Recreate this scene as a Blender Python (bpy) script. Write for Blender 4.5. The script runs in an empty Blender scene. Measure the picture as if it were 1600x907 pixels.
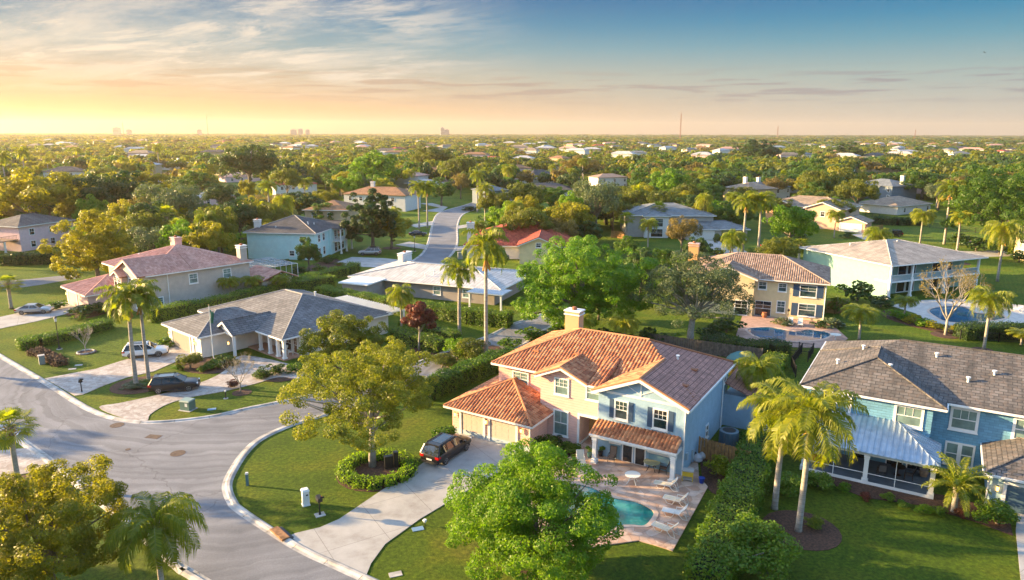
import bpy, bmesh, math, random
import numpy as np
from mathutils import Vector, Matrix
from mathutils.geometry import tessellate_polygon
R_=math.radians
SC=bpy.context.scene; COL=SC.collection
# ---------------------------------------------------------------- camera
F=1110.; CX=800.; CY=453.5; PIT=math.atan(246.5/F); ROLL=R_(0.143); HC=27.
cd=bpy.data.cameras.new('camera'); cam=bpy.data.objects.new('camera',cd); COL.objects.link(cam)
cd.sensor_width=36; cd.lens=36*F/1600; cd.clip_start=.5; cd.clip_end=30000
_c,_s=math.cos(ROLL),math.sin(ROLL)
_r0=Vector((1,0,0)); _u0=Vector((0,math.sin(PIT),math.cos(PIT))); _f=Vector((0,math.cos(PIT),-math.sin(PIT)))
_R=_r0*_c+_u0*_s; _U=-_r0*_s+_u0*_c
cam.matrix_world=Matrix(((_R.x,_U.x,-_f.x,0),(_R.y,_U.y,-_f.y,0),(_R.z,_U.z,-_f.z,HC),(0,0,0,1)))
SC.camera=cam
# ---------------------------------------------------------------- sun, sky, exposure
SUN_AZ=-79.; SUN_EL=12.5
w=bpy.data.worlds.new('World'); SC.world=w; w.use_nodes=True
def N(nt,t,**k):
    n=nt.nodes.new(t)
    for a,b in k.items(): setattr(n,a,b)
    return n
def ramp(nt,stops,interp='LINEAR'):
    n=nt.nodes.new('ShaderNodeValToRGB'); e=n.color_ramp; e.interpolation=interp
    while len(e.elements)<len(stops): e.elements.new(.5)
    for i,(p,c) in enumerate(stops):
        e.elements[i].position=p; e.elements[i].color=(*c,1) if len(c)==3 else c
    return n
def mth(nt,op,a,b=None,c=None,clamp=False):
    n=nt.nodes.new('ShaderNodeMath'); n.operation=op; n.use_clamp=clamp
    for i,v in enumerate((a,b,c)):
        if v is None: continue
        if isinstance(v,(int,float)): n.inputs[i].default_value=v
        else: nt.links.new(v,n.inputs[i])
    return n.outputs[0]
def mixc(nt,f,a,b,mode='MIX'):
    n=nt.nodes.new('ShaderNodeMix'); n.data_type='RGBA'; n.blend_type=mode
    for i,v in ((0,f),(6,a),(7,b)):
        if isinstance(v,(int,float)): n.inputs[i].default_value=v
        elif isinstance(v,tuple): n.inputs[i].default_value=(*v,1)
        else: nt.links.new(v,n.inputs[i])
    return n.outputs[2]
nt=w.node_tree; bg=nt.nodes['Background']
sky=N(nt,'ShaderNodeTexSky'); sky.sky_type='NISHITA'; sky.sun_disc=False
sky.sun_elevation=R_(SUN_EL); sky.sun_rotation=R_(SUN_AZ); sky.air_density=1.0; sky.dust_density=1.2; sky.ozone_density=2.0
tc=N(nt,'ShaderNodeTexCoord'); sep=N(nt,'ShaderNodeSeparateXYZ'); nt.links.new(tc.outputs['Generated'],sep.inputs[0])
sx,sy,sz=sep.outputs
az=mth(nt,'ARCTAN2',sx,sy)                       # azimuth, radians, 0 straight ahead
el=mth(nt,'MAXIMUM',sz,0.0)
# evening air near the horizon: warm gold on the sun's side, grey-mauve away from it, deep blue higher up
elr=mth(nt,'MULTIPLY',el,4.0,clamp=True)
warm=ramp(nt,[(0,(.44,.20,.07)),(.12,(.70,.38,.15)),(.26,(.58,.47,.33)),(.42,(.27,.40,.44)),(.54,(.10,.28,.42)),(.66,(.02,.18,.37)),(1,(.0,.11,.32))]); nt.links.new(elr,warm.inputs[0])
cool=ramp(nt,[(0,(.50,.46,.42)),(.12,(.48,.49,.45)),(.30,(.32,.46,.46)),(.45,(.10,.34,.46)),(.56,(.015,.25,.44)),(.68,(.0,.17,.40)),(1,(.0,.11,.32))]); nt.links.new(elr,cool.inputs[0])
azr=mth(nt,'MULTIPLY_ADD',az,.78,.52,clamp=True)   # -38deg -> 0 , +36 -> 1
azs=N(nt,'ShaderNodeMapRange',interpolation_type='SMOOTHSTEP'); nt.links.new(azr,azs.inputs[0])
grad=mixc(nt,azs.outputs[0],warm.outputs[0],cool.outputs[0])
# cirrus streaks
zz=mth(nt,'ADD',el,.07)
cu=mth(nt,'DIVIDE',sx,zz); cv=mth(nt,'DIVIDE',sy,zz)
cmb=N(nt,'ShaderNodeCombineXYZ'); nt.links.new(mth(nt,'MULTIPLY',cu,.85),cmb.inputs[0])
nt.links.new(mth(nt,'ADD',mth(nt,'MULTIPLY',cv,1.35),mth(nt,'MULTIPLY',cu,.55)),cmb.inputs[1])
nz=N(nt,'ShaderNodeTexNoise'); nz.inputs['Scale'].default_value=1.15; nz.inputs['Detail'].default_value=9; nz.inputs['Roughness'].default_value=.66; nz.inputs['Distortion'].default_value=.35
nt.links.new(cmb.outputs[0],nz.inputs[0])
cm=N(nt,'ShaderNodeMapRange',interpolation_type='SMOOTHSTEP'); cm.inputs[1].default_value=.44; cm.inputs[2].default_value=.64; nt.links.new(nz.outputs[0],cm.inputs[0])
lf=N(nt,'ShaderNodeMapRange',interpolation_type='SMOOTHSTEP'); lf.inputs[1].default_value=.06; lf.inputs[2].default_value=-.22; lf.inputs[3].default_value=0; lf.inputs[4].default_value=1; nt.links.new(az,lf.inputs[0])
lo=N(nt,'ShaderNodeMapRange',interpolation_type='SMOOTHSTEP'); lo.inputs[1].default_value=.03; lo.inputs[2].default_value=.085; nt.links.new(sz,lo.inputs[0])
nzs=N(nt,'ShaderNodeTexNoise'); nzs.inputs['Scale'].default_value=.55; nzs.inputs['Detail'].default_value=7; nzs.inputs['Roughness'].default_value=.68; nzs.inputs['Distortion'].default_value=.25; nt.links.new(cmb.outputs[0],nzs.inputs[0])
cs=N(nt,'ShaderNodeMapRange',interpolation_type='SMOOTHSTEP'); cs.inputs[1].default_value=.42; cs.inputs[2].default_value=.66; cs.inputs[4].default_value=.75; nt.links.new(nzs.outputs[0],cs.inputs[0])
cmask=mth(nt,'MULTIPLY',mth(nt,'MULTIPLY',mth(nt,'MAXIMUM',cm.outputs[0],cs.outputs[0]),lf.outputs[0]),mth(nt,'MULTIPLY',lo.outputs[0],.82))
ccol=mixc(nt,azs.outputs[0],(.92,.80,.64),(.72,.70,.66))
g2=mixc(nt,cmask,grad,ccol)
# low thin cloud bars
cmb2=N(nt,'ShaderNodeCombineXYZ'); nt.links.new(mth(nt,'MULTIPLY',az,9.),cmb2.inputs[0]); nt.links.new(mth(nt,'MULTIPLY',sz,150.),cmb2.inputs[1])
nz2=N(nt,'ShaderNodeTexNoise'); nz2.inputs['Scale'].default_value=1.; nz2.inputs['Detail'].default_value=6; nz2.inputs['Distortion'].default_value=.3; nt.links.new(cmb2.outputs[0],nz2.inputs[0])
b1=N(nt,'ShaderNodeMapRange',interpolation_type='SMOOTHSTEP'); b1.inputs[1].default_value=.50; b1.inputs[2].default_value=.60; nt.links.new(nz2.outputs[0],b1.inputs[0])
band=ramp(nt,[(0,(0,0,0)),(.13,(0,0,0)),(.19,(1,1,1)),(.26,(1,1,1)),(.34,(0,0,0))]); nt.links.new(elr,band.inputs[0])
bm_=mth(nt,'MULTIPLY',mth(nt,'MULTIPLY',b1.outputs[0],band.outputs[0]),.75)
g3=mixc(nt,bm_,g2,mixc(nt,azs.outputs[0],(.50,.34,.22),(.26,.27,.33)))
# the low band of graded air gives way to the plain Nishita sky above 17 degrees
hi=N(nt,'ShaderNodeMapRange',interpolation_type='SMOOTHSTEP'); hi.inputs[1].default_value=.20; hi.inputs[2].default_value=.34; nt.links.new(sz,hi.inputs[0])
SKYK=0.15
low=mixc(nt,1.0,g3,(1/SKYK*.24,)*3,'MULTIPLY')
nt.links.new(mixc(nt,hi.outputs[0],low,sky.outputs[0]),bg.inputs[0]); bg.inputs[1].default_value=SKYK
sd=bpy.data.lights.new('sun','SUN'); sun=bpy.data.objects.new('sun',sd); COL.objects.link(sun)
sd.energy=5.0; sd.angle=R_(.6); sd.color=(1,.68,.32)
a,e=R_(SUN_AZ),R_(SUN_EL); sdir=Vector((math.sin(a)*math.cos(e),math.cos(a)*math.cos(e),math.sin(e)))
sun.rotation_euler=sdir.to_track_quat('Z','Y').to_euler()
vs=SC.view_settings; vs.view_transform='Standard'; vs.look='None'; vs.exposure=2.1; vs.gamma=1; vs.use_curve_mapping=False
# ---------------------------------------------------------------- helpers: photogrammetry of the ground
def ray(px,py):
    x=(px-CX)/F; y=(CY-py)/F
    return _R*x+_U*y+_f
def g(px,py,z=0.):
    d=ray(px,py); t=(z-HC)/d.z; return Vector((d.x*t,d.y*t,z))
def proj(p):
    v=Vector(p)-Vector((0,0,HC)); zc=v.dot(_f)
    if zc<=.1: return (-9999,-9999)
    return CX+F*v.dot(_R)/zc, CY-F*v.dot(_U)/zc
def height_at(p,ty):
    lo_,hi_=0.,60.
    for _ in range(40):
        m=(lo_+hi_)/2
        if proj((p[0],p[1],m))[1]>ty: lo_=m
        else: hi_=m
    return lo_
# ---------------------------------------------------------------- helpers: objects
def tag(o,label=None,cat=None,group=None,kind=None):
    if label: o['label']=label
    if cat: o['category']=cat
    if group: o['group']=group
    if kind: o['kind']=kind
    return o
def empty(name,loc,rz=0.,label=None,cat=None,group=None):
    o=bpy.data.objects.new(name,None); COL.objects.link(o); o.empty_display_size=.3
    o.location=loc; o.rotation_euler=(0,0,rz); return tag(o,label,cat,group)
def link(name,me,parent=None):
    o=bpy.data.objects.new(name,me); COL.objects.link(o)
    if parent is not None: o.parent=parent
    return o
def copy_tree(o,parent=None):
    c=o.copy(); COL.objects.link(c)
    if parent is not None: c.parent=parent
    for ch in o.children: copy_tree(ch,c)
    return c
class MB:
    def __init__(s): s.v=[]; s.f=[]; s.m=[]; s.cur=0
    def add(s,vs,fs,m=None):
        b=len(s.v); s.v+= [tuple(p) for p in vs]; s.f+=[tuple(i+b for i in f) for f in fs]; s.m+=[s.cur if m is None else m]*len(fs); return s
    def box(s,x0,x1,y0,y1,z0,z1,m=None,M=None):
        vs=[Vector(p) for p in ((x0,y0,z0),(x1,y0,z0),(x1,y1,z0),(x0,y1,z0),(x0,y0,z1),(x1,y0,z1),(x1,y1,z1),(x0,y1,z1))]
        if M is not None: vs=[M@p for p in vs]
        return s.add(vs,[(0,3,2,1),(4,5,6,7),(0,1,5,4),(1,2,6,5),(2,3,7,6),(3,0,4,7)],m)
    def bar(s,a,b,w,h,m=None):
        a,b=Vector(a),Vector(b); d=(b-a).normalized(); sd_=d.cross(Vector((0,0,1)))
        if sd_.length<1e-3: sd_=Vector((1,0,0))
        sd_.normalize(); up=sd_.cross(d).normalized(); vs=[]
        for p in (a,b):
            for i,j in ((-1,-1),(1,-1),(1,1),(-1,1)): vs.append(p+sd_*w/2*i+up*h/2*j)
        return s.add(vs,[(0,1,2,3),(7,6,5,4),(0,4,5,1),(1,5,6,2),(2,6,7,3),(3,7,4,0)],m)
    def tube(s,pts,rad,n=8,m=None,cap=True):
        pts=[Vector(p) for p in pts]; vs=[]; fs=[]
        if not hasattr(rad,'__len__'): rad=[rad]*len(pts)
        for i,p in enumerate(pts):
            d=(pts[min(i+1,len(pts)-1)]-pts[max(i-1,0)]).normalized()
            a_=d.cross(Vector((0,1,.01)) if abs(d.y)<.9 else Vector((1,0,0))).normalized(); b_=d.cross(a_)
            for k in range(n):
                t=2*math.pi*k/n; vs.append(p+(a_*math.cos(t)+b_*math.sin(t))*rad[i])
        for i in range(len(pts)-1):
            for k in range(n):
                k2=(k+1)%n; fs.append((i*n+k,i*n+k2,(i+1)*n+k2,(i+1)*n+k))
        if cap: fs.append(tuple(range(n-1,-1,-1))); fs.append(tuple((len(pts)-1)*n+k for k in range(n)))
        return s.add(vs,fs,m)
    def lathe(s,prof,c=(0,0,0),n=16,m=None):
        vs=[];fs=[]; c=Vector(c)
        for r,z in prof:
            for k in range(n):
                t=2*math.pi*k/n; vs.append(c+Vector((r*math.cos(t),r*math.sin(t),z)))
        for i in range(len(prof)-1):
            for k in range(n):
                k2=(k+1)%n; fs.append((i*n+k,i*n+k2,(i+1)*n+k2,(i+1)*n+k))
        fs.append(tuple(range(n-1,-1,-1))); fs.append(tuple((len(prof)-1)*n+k for k in range(n)))
        return s.add(vs,fs,m)
    def prism(s,poly,z0,z1,m=None):
        n=len(poly); ar=sum(poly[i][0]*poly[(i+1)%n][1]-poly[(i+1)%n][0]*poly[i][1] for i in range(n))
        if ar<0: poly=poly[::-1]
        vs=[(p[0],p[1],z0) for p in poly]+[(p[0],p[1],z1) for p in poly]; fs=[]
        for tr in tessellate_polygon([[Vector((p[0],p[1],0)) for p in poly]]):
            a_,b_,c_=[Vector(poly[i]).to_2d() for i in tr]
            if (b_-a_).cross(c_-a_)<0: tr=tr[::-1]
            fs.append(tuple(i+n for i in tr))
            if z1-z0>.05: fs.append(tuple(tr[::-1]))
        if z1>z0:
            for i in range(n): j=(i+1)%n; fs.append((i,j,j+n,i+n))
        return s.add(vs,fs,m)
    def slab(s,poly,t=.14,m=None):     # thick sheet below a planar polygon
        n=len(poly); P=[Vector(p) for p in poly]
        nn=(P[1]-P[0]).cross(P[2]-P[0])
        if nn.z<0: P=P[::-1]
        vs=P+[p-Vector((0,0,t)) for p in P]
        fs=[tuple(range(n)),tuple(range(2*n-1,n-1,-1))]+[(i,i+n,(i+1)%n+n,(i+1)%n) for i in range(n)]
        return s.add(vs,fs,m)
    def mesh(s,name,mats,smooth=False):
        me=bpy.data.meshes.new(name); me.from_pydata(s.v,[],s.f); 
        for mt in (mats if isinstance(mats,(list,tuple)) else [mats]): me.materials.append(mt)
        me.polygons.foreach_set('material_index',s.m)
        if smooth: me.polygons.foreach_set('use_smooth',[True]*len(s.f))
        uv=me.uv_layers.new(name='UVMap').data; me.update(); Z=Vector((0,0,1))
        for p in me.polygons:
            n_=p.normal
            if abs(n_.z)>.985: hx=Vector((1,0,0)); sv=Vector((0,1,0))
            else: hx=Z.cross(n_).normalized(); sv=n_.cross(hx)
            for li in p.loop_indices:
                co=me.vertices[me.loops[li].vertex_index].co; uv[li].uv=(co.dot(hx),co.dot(sv))
        return me
    def build(s,name,mats,parent=None,smooth=False): return link(name,s.mesh(name,mats,smooth),parent)
def npmesh(name,V,Fq,mats,smooth=False,k=4):
    me=bpy.data.meshes.new(name); nv=len(V); nf=len(Fq)
    me.vertices.add(nv); me.vertices.foreach_set('co',np.asarray(V,dtype=np.float32).ravel())
    me.loops.add(nf*k); me.loops.foreach_set('vertex_index',np.asarray(Fq,dtype=np.int32).ravel())
    me.polygons.add(nf); me.polygons.foreach_set('loop_start',np.arange(0,nf*k,k,dtype=np.int32)); 
    me.update(calc_edges=True)
    for mt in (mats if isinstance(mats,(list,tuple)) else [mats]): me.materials.append(mt)
    if smooth: me.polygons.foreach_set('use_smooth',np.ones(nf,dtype=bool))
    return me
# ---------------------------------------------------------------- materials
MATS={}
def pm(name,col,rough=.7,metal=0.,spec=.5,var=.0,vscale=1.5,bump=0.,bscale=20.,coord='Object',col2=None,fn=None,coat=0.):
    if name in MATS: return MATS[name]
    m=bpy.data.materials.new(name); m.use_nodes=True; nt=m.node_tree; b=nt.nodes['Principled BSDF']
    b.inputs['Roughness'].default_value=rough; b.inputs['Metallic'].default_value=metal; b.inputs['Specular IOR Level'].default_value=spec
    if coat: b.inputs['Coat Weight'].default_value=coat; b.inputs['Coat Roughness'].default_value=.05
    c=tuple(col); tc=N(nt,'ShaderNodeTexCoord'); out=None
    if var or col2:
        nz=N(nt,'ShaderNodeTexNoise'); nz.inputs['Scale'].default_value=vscale; nz.inputs['Detail'].default_value=5; nt.links.new(tc.outputs[coord],nz.inputs[0])
        c2=col2 or tuple(x*(1-var) for x in c); c1=c if col2 else tuple(min(1,x*(1+var)) for x in c)
        rp=ramp(nt,[(.35,c2),(.65,c1)]); nt.links.new(nz.outputs[0],rp.inputs[0]); out=rp.outputs[0]
    if fn: out=fn(nt,tc,out if out else c,b)
    if out is not None: nt.links.new(out,b.inputs['Base Color'])
    else: b.inputs['Base Color'].default_value=(*c,1)
    if bump:
        nz=N(nt,'ShaderNodeTexNoise'); nz.inputs['Scale'].default_value=bscale; nz.inputs['Detail'].default_value=4; nt.links.new(tc.outputs[coord],nz.inputs[0])
        bp=N(nt,'ShaderNodeBump'); bp.inputs['Strength'].default_value=bump; bp.inputs['Distance'].default_value=.05; nt.links.new(nz.outputs[0],bp.inputs['Height'])
        prev=b.inputs['Normal']
        if prev.is_linked: nt.links.new(prev.links[0].from_socket,bp.inputs['Normal'])
        nt.links.new(bp.outputs[0],b.inputs['Normal'])
    MATS[name]=m; return m
def bump_from(nt,b,h,dist,strength=1.):
    bp=N(nt,'ShaderNodeBump'); bp.inputs['Strength'].default_value=strength; bp.inputs['Distance'].default_value=dist; nt.links.new(h,bp.inputs['Height']); nt.links.new(bp.outputs[0],b.inputs['Normal'])
def siding(period):
    def fn(nt,tc,c,b):
        sp=N(nt,'ShaderNodeSeparateXYZ'); nt.links.new(tc.outputs['UV'],sp.inputs[0])
        fr=mth(nt,'FRACT',mth(nt,'DIVIDE',sp.outputs[1],period))
        bump_from(nt,b,mth(nt,'SUBTRACT',1.,fr),.03)
        ln=mth(nt,'GREATER_THAN',fr,.90)
        return mixc(nt,mth(nt,'MULTIPLY',ln,.22),c,(.05,.04,.03))
    return fn
def bricks(bw,bh,mortar,mcol,contrast=.25,off=.5,bdist=.02,stain=0.,warm=None):
    def fn(nt,tc,c,b):
        br=N(nt,'ShaderNodeTexBrick'); br.offset=off; nt.links.new(tc.outputs['UV'],br.inputs[0])
        br.inputs['Scale'].default_value=1; br.inputs['Brick Width'].default_value=bw; br.inputs['Row Height'].default_value=bh; br.inputs['Mortar Size'].default_value=mortar
        br.inputs['Color1'].default_value=(1+contrast,)*3+(1,); br.inputs['Color2'].default_value=(1-contrast,)*3+(1,); br.inputs['Mortar'].default_value=(*mcol,1); br.inputs['Bias'].default_value=0
        out=mixc(nt,1.,c,br.outputs[0],'MULTIPLY')
        if warm:
            nz=N(nt,'ShaderNodeTexNoise'); nz.inputs['Scale'].default_value=2.3; nz.inputs['Detail'].default_value=3; nt.links.new(tc.outputs['UV'],nz.inputs[0])
            out=mixc(nt,mth(nt,'MULTIPLY',mth(nt,'GREATER_THAN',nz.outputs[0],.55),.5),out,warm)
        if stain:
            mp=N(nt,'ShaderNodeMapping'); mp.inputs['Scale'].default_value=(1.2,.16,1); nt.links.new(tc.outputs['UV'],mp.inputs[0])
            nz=N(nt,'ShaderNodeTexNoise'); nz.inputs['Scale'].default_value=1.; nz.inputs['Detail'].default_value=6; nt.links.new(mp.outputs[0],nz.inputs[0])
            rp=ramp(nt,[(.46,(0,0,0)),(.68,(1,1,1))]); nt.links.new(nz.outputs[0],rp.inputs[0])
            out=mixc(nt,mth(nt,'MULTIPLY',rp.outputs[0],stain),out,(.03,.03,.03))
        bump_from(nt,b,br.outputs[1],-bdist)
        return out
    return fn
def island(c1,c2,c3):
    def fn(nt,tc,c,b):
        gm=N(nt,'ShaderNodeNewGeometry'); rp=ramp(nt,[(0,c1),(.5,c2),(1,c3)]); nt.links.new(gm.outputs['Random Per Island'],rp.inputs[0])
        nz=N(nt,'ShaderNodeTexNoise'); nz.inputs['Scale'].default_value=.55; nz.inputs['Detail'].default_value=4; nt.links.new(tc.outputs['Object'],nz.inputs[0])
        r2=ramp(nt,[(.35,(.86,.84,.85)),(.62,(1.06,1.06,1.06))]); nt.links.new(nz.outputs[0],r2.inputs[0])
        return mixc(nt,1.,rp.outputs[0],r2.outputs[0],'MULTIPLY')
    return fn
white=pm('white_paint',(.78,.77,.74),.5,var=.04)
def leafmat(name,c1,c2,c3,trans=.45,tcol=1.7):
    m=bpy.data.materials.new(name); m.use_nodes=True; nt=m.node_tree; b=nt.nodes['Principled BSDF']; MATS[name]=m
    gm=N(nt,'ShaderNodeNewGeometry'); oi=N(nt,'ShaderNodeObjectInfo'); tc=N(nt,'ShaderNodeTexCoord')
    nz=N(nt,'ShaderNodeTexNoise'); nz.inputs['Scale'].default_value=.35; nz.inputs['Detail'].default_value=3; nt.links.new(tc.outputs['Object'],nz.inputs[0])
    t=mth(nt,'ADD',mth(nt,'MULTIPLY',gm.outputs['Random Per Island'],.45),mth(nt,'ADD',mth(nt,'MULTIPLY',oi.outputs['Random'],.35),mth(nt,'MULTIPLY_ADD',nz.outputs[0],.9,-.35)),clamp=True)
    rp=ramp(nt,[(0,c1),(.5,c2),(1,c3)]); nt.links.new(t,rp.inputs[0]); nt.links.new(rp.outputs[0],b.inputs['Base Color'])
    b.inputs['Roughness'].default_value=.48; b.inputs['Specular IOR Level'].default_value=.35
    tr=N(nt,'ShaderNodeBsdfTranslucent'); nt.links.new(mixc(nt,1.,rp.outputs[0],(tcol*.95,tcol,tcol*.35),'MULTIPLY'),tr.inputs[0])
    mx=N(nt,'ShaderNodeMixShader'); mx.inputs[0].default_value=trans; nt.links.new(b.outputs[0],mx.inputs[1]); nt.links.new(tr.outputs[0],mx.inputs[2])
    nt.links.new(mx.outputs[0],nt.nodes['Material Output'].inputs[0]); return m
L_green=leafmat('leaf_green',(.03,.08,.010),(.07,.14,.014),(.14,.20,.018))
L_dark=leafmat('leaf_dark',(.018,.05,.010),(.04,.085,.014),(.09,.13,.018),.35)
L_olive=leafmat('leaf_olive',(.055,.08,.012),(.12,.14,.016),(.21,.21,.02))
L_gold=leafmat('leaf_gold',(.11,.12,.009),(.23,.215,.011),(.36,.30,.015),.5)
L_front=leafmat('leaf_olive_yellow',(.08,.105,.012),(.165,.185,.016),(.28,.27,.022),.45)
L_bright=leafmat('leaf_bright',(.06,.15,.010),(.13,.24,.012),(.24,.32,.014),.5)
L_ficus=leafmat('leaf_ficus',(.045,.13,.006),(.11,.23,.008),(.23,.32,.010),.4)
L_grey=leafmat('leaf_grey',(.06,.09,.045),(.11,.15,.07),(.19,.22,.09),.35,1.3)
L_rust=leafmat('leaf_rust',(.10,.085,.025),(.19,.14,.04),(.26,.21,.06),.45)
L_red=leafmat('leaf_red',(.05,.03,.015),(.10,.03,.02),(.25,.05,.02),.35,1.2)
L_palm=leafmat('leaf_palm',(.08,.13,.010),(.19,.22,.014),(.36,.33,.018),.5)
L_palmd=leafmat('leaf_palm_deep',(.025,.075,.014),(.05,.12,.018),(.11,.17,.02),.45)
L_hedge=leafmat('leaf_hedge',(.04,.10,.008),(.09,.17,.012),(.20,.26,.014),.35)
bark=pm('bark',(.16,.13,.10),.9,var=.35,vscale=4,bump=.8,bscale=14)
barkl=pm('bark_pale',(.30,.27,.23),.85,var=.25,vscale=3,bump=.5,bscale=10)
def ringfn(nt,tc,c,b):
    sp=N(nt,'ShaderNodeSeparateXYZ'); nt.links.new(tc.outputs['Object'],sp.inputs[0])
    fr=mth(nt,'FRACT',mth(nt,'MULTIPLY',sp.outputs[2],3.2)); bump_from(nt,b,fr,.02)
    return mixc(nt,mth(nt,'MULTIPLY',mth(nt,'GREATER_THAN',fr,.85),.35),c,(.10,.08,.06))
palmbark=pm('palm_bark',(.34,.30,.25),.85,var=.2,vscale=2.5,fn=ringfn)
HAZE=0.0001
# ---------------------------------------------------------------- ground, roads
def grassfn(nt,tc,c,b):
    n1=N(nt,'ShaderNodeTexNoise'); n1.inputs['Scale'].default_value=.16; n1.inputs['Detail'].default_value=8; n1.inputs['Roughness'].default_value=.62; nt.links.new(tc.outputs['Object'],n1.inputs[0])
    n2=N(nt,'ShaderNodeTexNoise'); n2.inputs['Scale'].default_value=3.4; n2.inputs['Detail'].default_value=10; n2.inputs['Roughness'].default_value=.75; nt.links.new(tc.outputs['Object'],n2.inputs[0])
    mp=N(nt,'ShaderNodeMapping'); mp.inputs['Rotation'].default_value=(0,0,R_(32)); nt.links.new(tc.outputs['Object'],mp.inputs[0])
    wv=N(nt,'ShaderNodeTexWave'); wv.inputs['Scale'].default_value=.42; wv.inputs['Distortion'].default_value=2.5; wv.inputs['Detail'].default_value=2; wv.inputs['Detail Scale'].default_value=.4; nt.links.new(mp.outputs[0],wv.inputs[0])
    r1=ramp(nt,[(.28,(.060,.12,.007)),(.48,(.095,.165,.009)),(.60,(.14,.185,.012)),(.76,(.19,.18,.03))]); nt.links.new(n1.outputs[0],r1.inputs[0])
    r2=ramp(nt,[(.34,(.42,.46,.4)),(.5,(.95,.95,.95)),(.68,(1.75,1.6,1.3))]); nt.links.new(n2.outputs[0],r2.inputs[0])
    r3=ramp(nt,[(0,(.93,.94,.93)),(1,(1.05,1.04,1.03))]); nt.links.new(wv.outputs[0],r3.inputs[0])
    o=mixc(nt,1.,mixc(nt,1.,r1.outputs[0],r2.outputs[0],'MULTIPLY'),r3.outputs[0],'MULTIPLY')
    n3=N(nt,'ShaderNodeTexNoise'); n3.inputs['Scale'].default_value=9; n3.inputs['Detail'].default_value=8; n3.inputs['Roughness'].default_value=.8; nt.links.new(tc.outputs['Object'],n3.inputs[0])
    bump_from(nt,b,n3.outputs[0],.42,1.); return o
grass=pm('grass',(.07,.13,.01),.8,spec=.15,fn=grassfn)
MB().add([(-9000,-300,0),(9000,-300,0),(9000,9000,0),(-9000,9000,0)],[(0,1,2,3)]).build('ground',grass)['kind']='structure'
def asphfn(nt,tc,c,b):
    n1=N(nt,'ShaderNodeTexNoise'); n1.inputs['Scale'].default_value=.25; n1.inputs['Detail'].default_value=5; n1.inputs['Distortion'].default_value=.2; nt.links.new(tc.outputs['Object'],n1.inputs[0])
    r1=ramp(nt,[(.3,(.155,.16,.175)),(.7,(.225,.23,.245))]); nt.links.new(n1.outputs[0],r1.inputs[0])
    n2=N(nt,'ShaderNodeTexNoise'); n2.inputs['Scale'].default_value=14; n2.inputs['Detail'].default_value=7; n2.inputs['Roughness'].default_value=.8; nt.links.new(tc.outputs['Object'],n2.inputs[0])
    r2=ramp(nt,[(.3,(.72,.72,.72)),(.7,(1.25,1.25,1.25))]); nt.links.new(n2.outputs[0],r2.inputs[0])
    vo=N(nt,'ShaderNodeTexVoronoi',feature='DISTANCE_TO_EDGE'); vo.inputs['Scale'].default_value=.075
    nd=N(nt,'ShaderNodeTexNoise'); nd.inputs['Scale'].default_value=.8; nd.inputs['Detail'].default_value=5; nt.links.new(tc.outputs['Object'],nd.inputs[0])
    ad=N(nt,'ShaderNodeVectorMath',operation='MULTIPLY_ADD'); ad.inputs[1].default_value=(2.2,2.2,0); nt.links.new(nd.outputs[1],ad.inputs[0]); nt.links.new(tc.outputs['Object'],ad.inputs[2]); nt.links.new(ad.outputs[0],vo.inputs[0])
    ck=mth(nt,'LESS_THAN',vo.outputs[0],.0035)
    o=mixc(nt,1.,r1.outputs[0],r2.outputs[0],'MULTIPLY')
    o=mixc(nt,mth(nt,'MULTIPLY',ck,.35),o,(.06,.06,.06))
    # pale tyre-swept arcs round the junction
    rg=N(nt,'ShaderNodeVectorMath',operation='DISTANCE'); cpt=g(440,560); rg.inputs[1].default_value=cpt; nt.links.new(tc.outputs['Object'],rg.inputs[0])
    nr=N(nt,'ShaderNodeTexNoise',noise_dimensions='1D'); nr.inputs['Scale'].default_value=1.3; nr.inputs['Detail'].default_value=3; nt.links.new(mth(nt,'ADD',rg.outputs['Value'],mth(nt,'MULTIPLY',n1.outputs[0],2.5)),nr.inputs['W'])
    r4=ramp(nt,[(.35,(.84,.84,.84)),(.65,(1.18,1.17,1.16))]); nt.links.new(nr.outputs[0],r4.inputs[0])
    o=mixc(nt,.8,o,mixc(nt,1.,o,r4.outputs[0],'MULTIPLY'))
    bump_from(nt,b,n2.outputs[0],.015,.6); return o
asphalt=pm('asphalt',(.17,.17,.18),.85,spec=.3,fn=asphfn)
def concfn(nt,tc,c,b):
    n1=N(nt,'ShaderNodeTexNoise'); n1.inputs['Scale'].default_value=.5; n1.inputs['Detail'].default_value=7; n1.inputs['Roughness'].default_value=.65; nt.links.new(tc.outputs['Object'],n1.inputs[0])
    r1=ramp(nt,[(.32,(.30,.28,.255)),(.5,(.40,.385,.36)),(.7,(.47,.455,.43))]); nt.links.new(n1.outputs[0],r1.inputs[0])
    mp=N(nt,'ShaderNodeMapping'); mp.inputs['Rotation'].default_value=(0,0,R_(-32)); nt.links.new(tc.outputs['Object'],mp.inputs[0])
    br=N(nt,'ShaderNodeTexBrick'); br.offset=0; br.inputs['Scale'].default_value=1; br.inputs['Brick Width'].default_value=4.; br.inputs['Row Height'].default_value=4.2; br.inputs['Mortar Size'].default_value=.02; nt.links.new(mp.outputs[0],br.inputs[0])
    return mixc(nt,mth(nt,'MULTIPLY',br.outputs[1],.6),r1.outputs[0],(.12,.11,.10))
concrete=pm('concrete',(.4,.38,.35),.8,spec=.3,fn=concfn,bump=.3,bscale=25)
kerbm=pm('kerb_concrete',(.42,.40,.37),.8,var=.32,vscale=.9,bump=.3)
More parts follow.
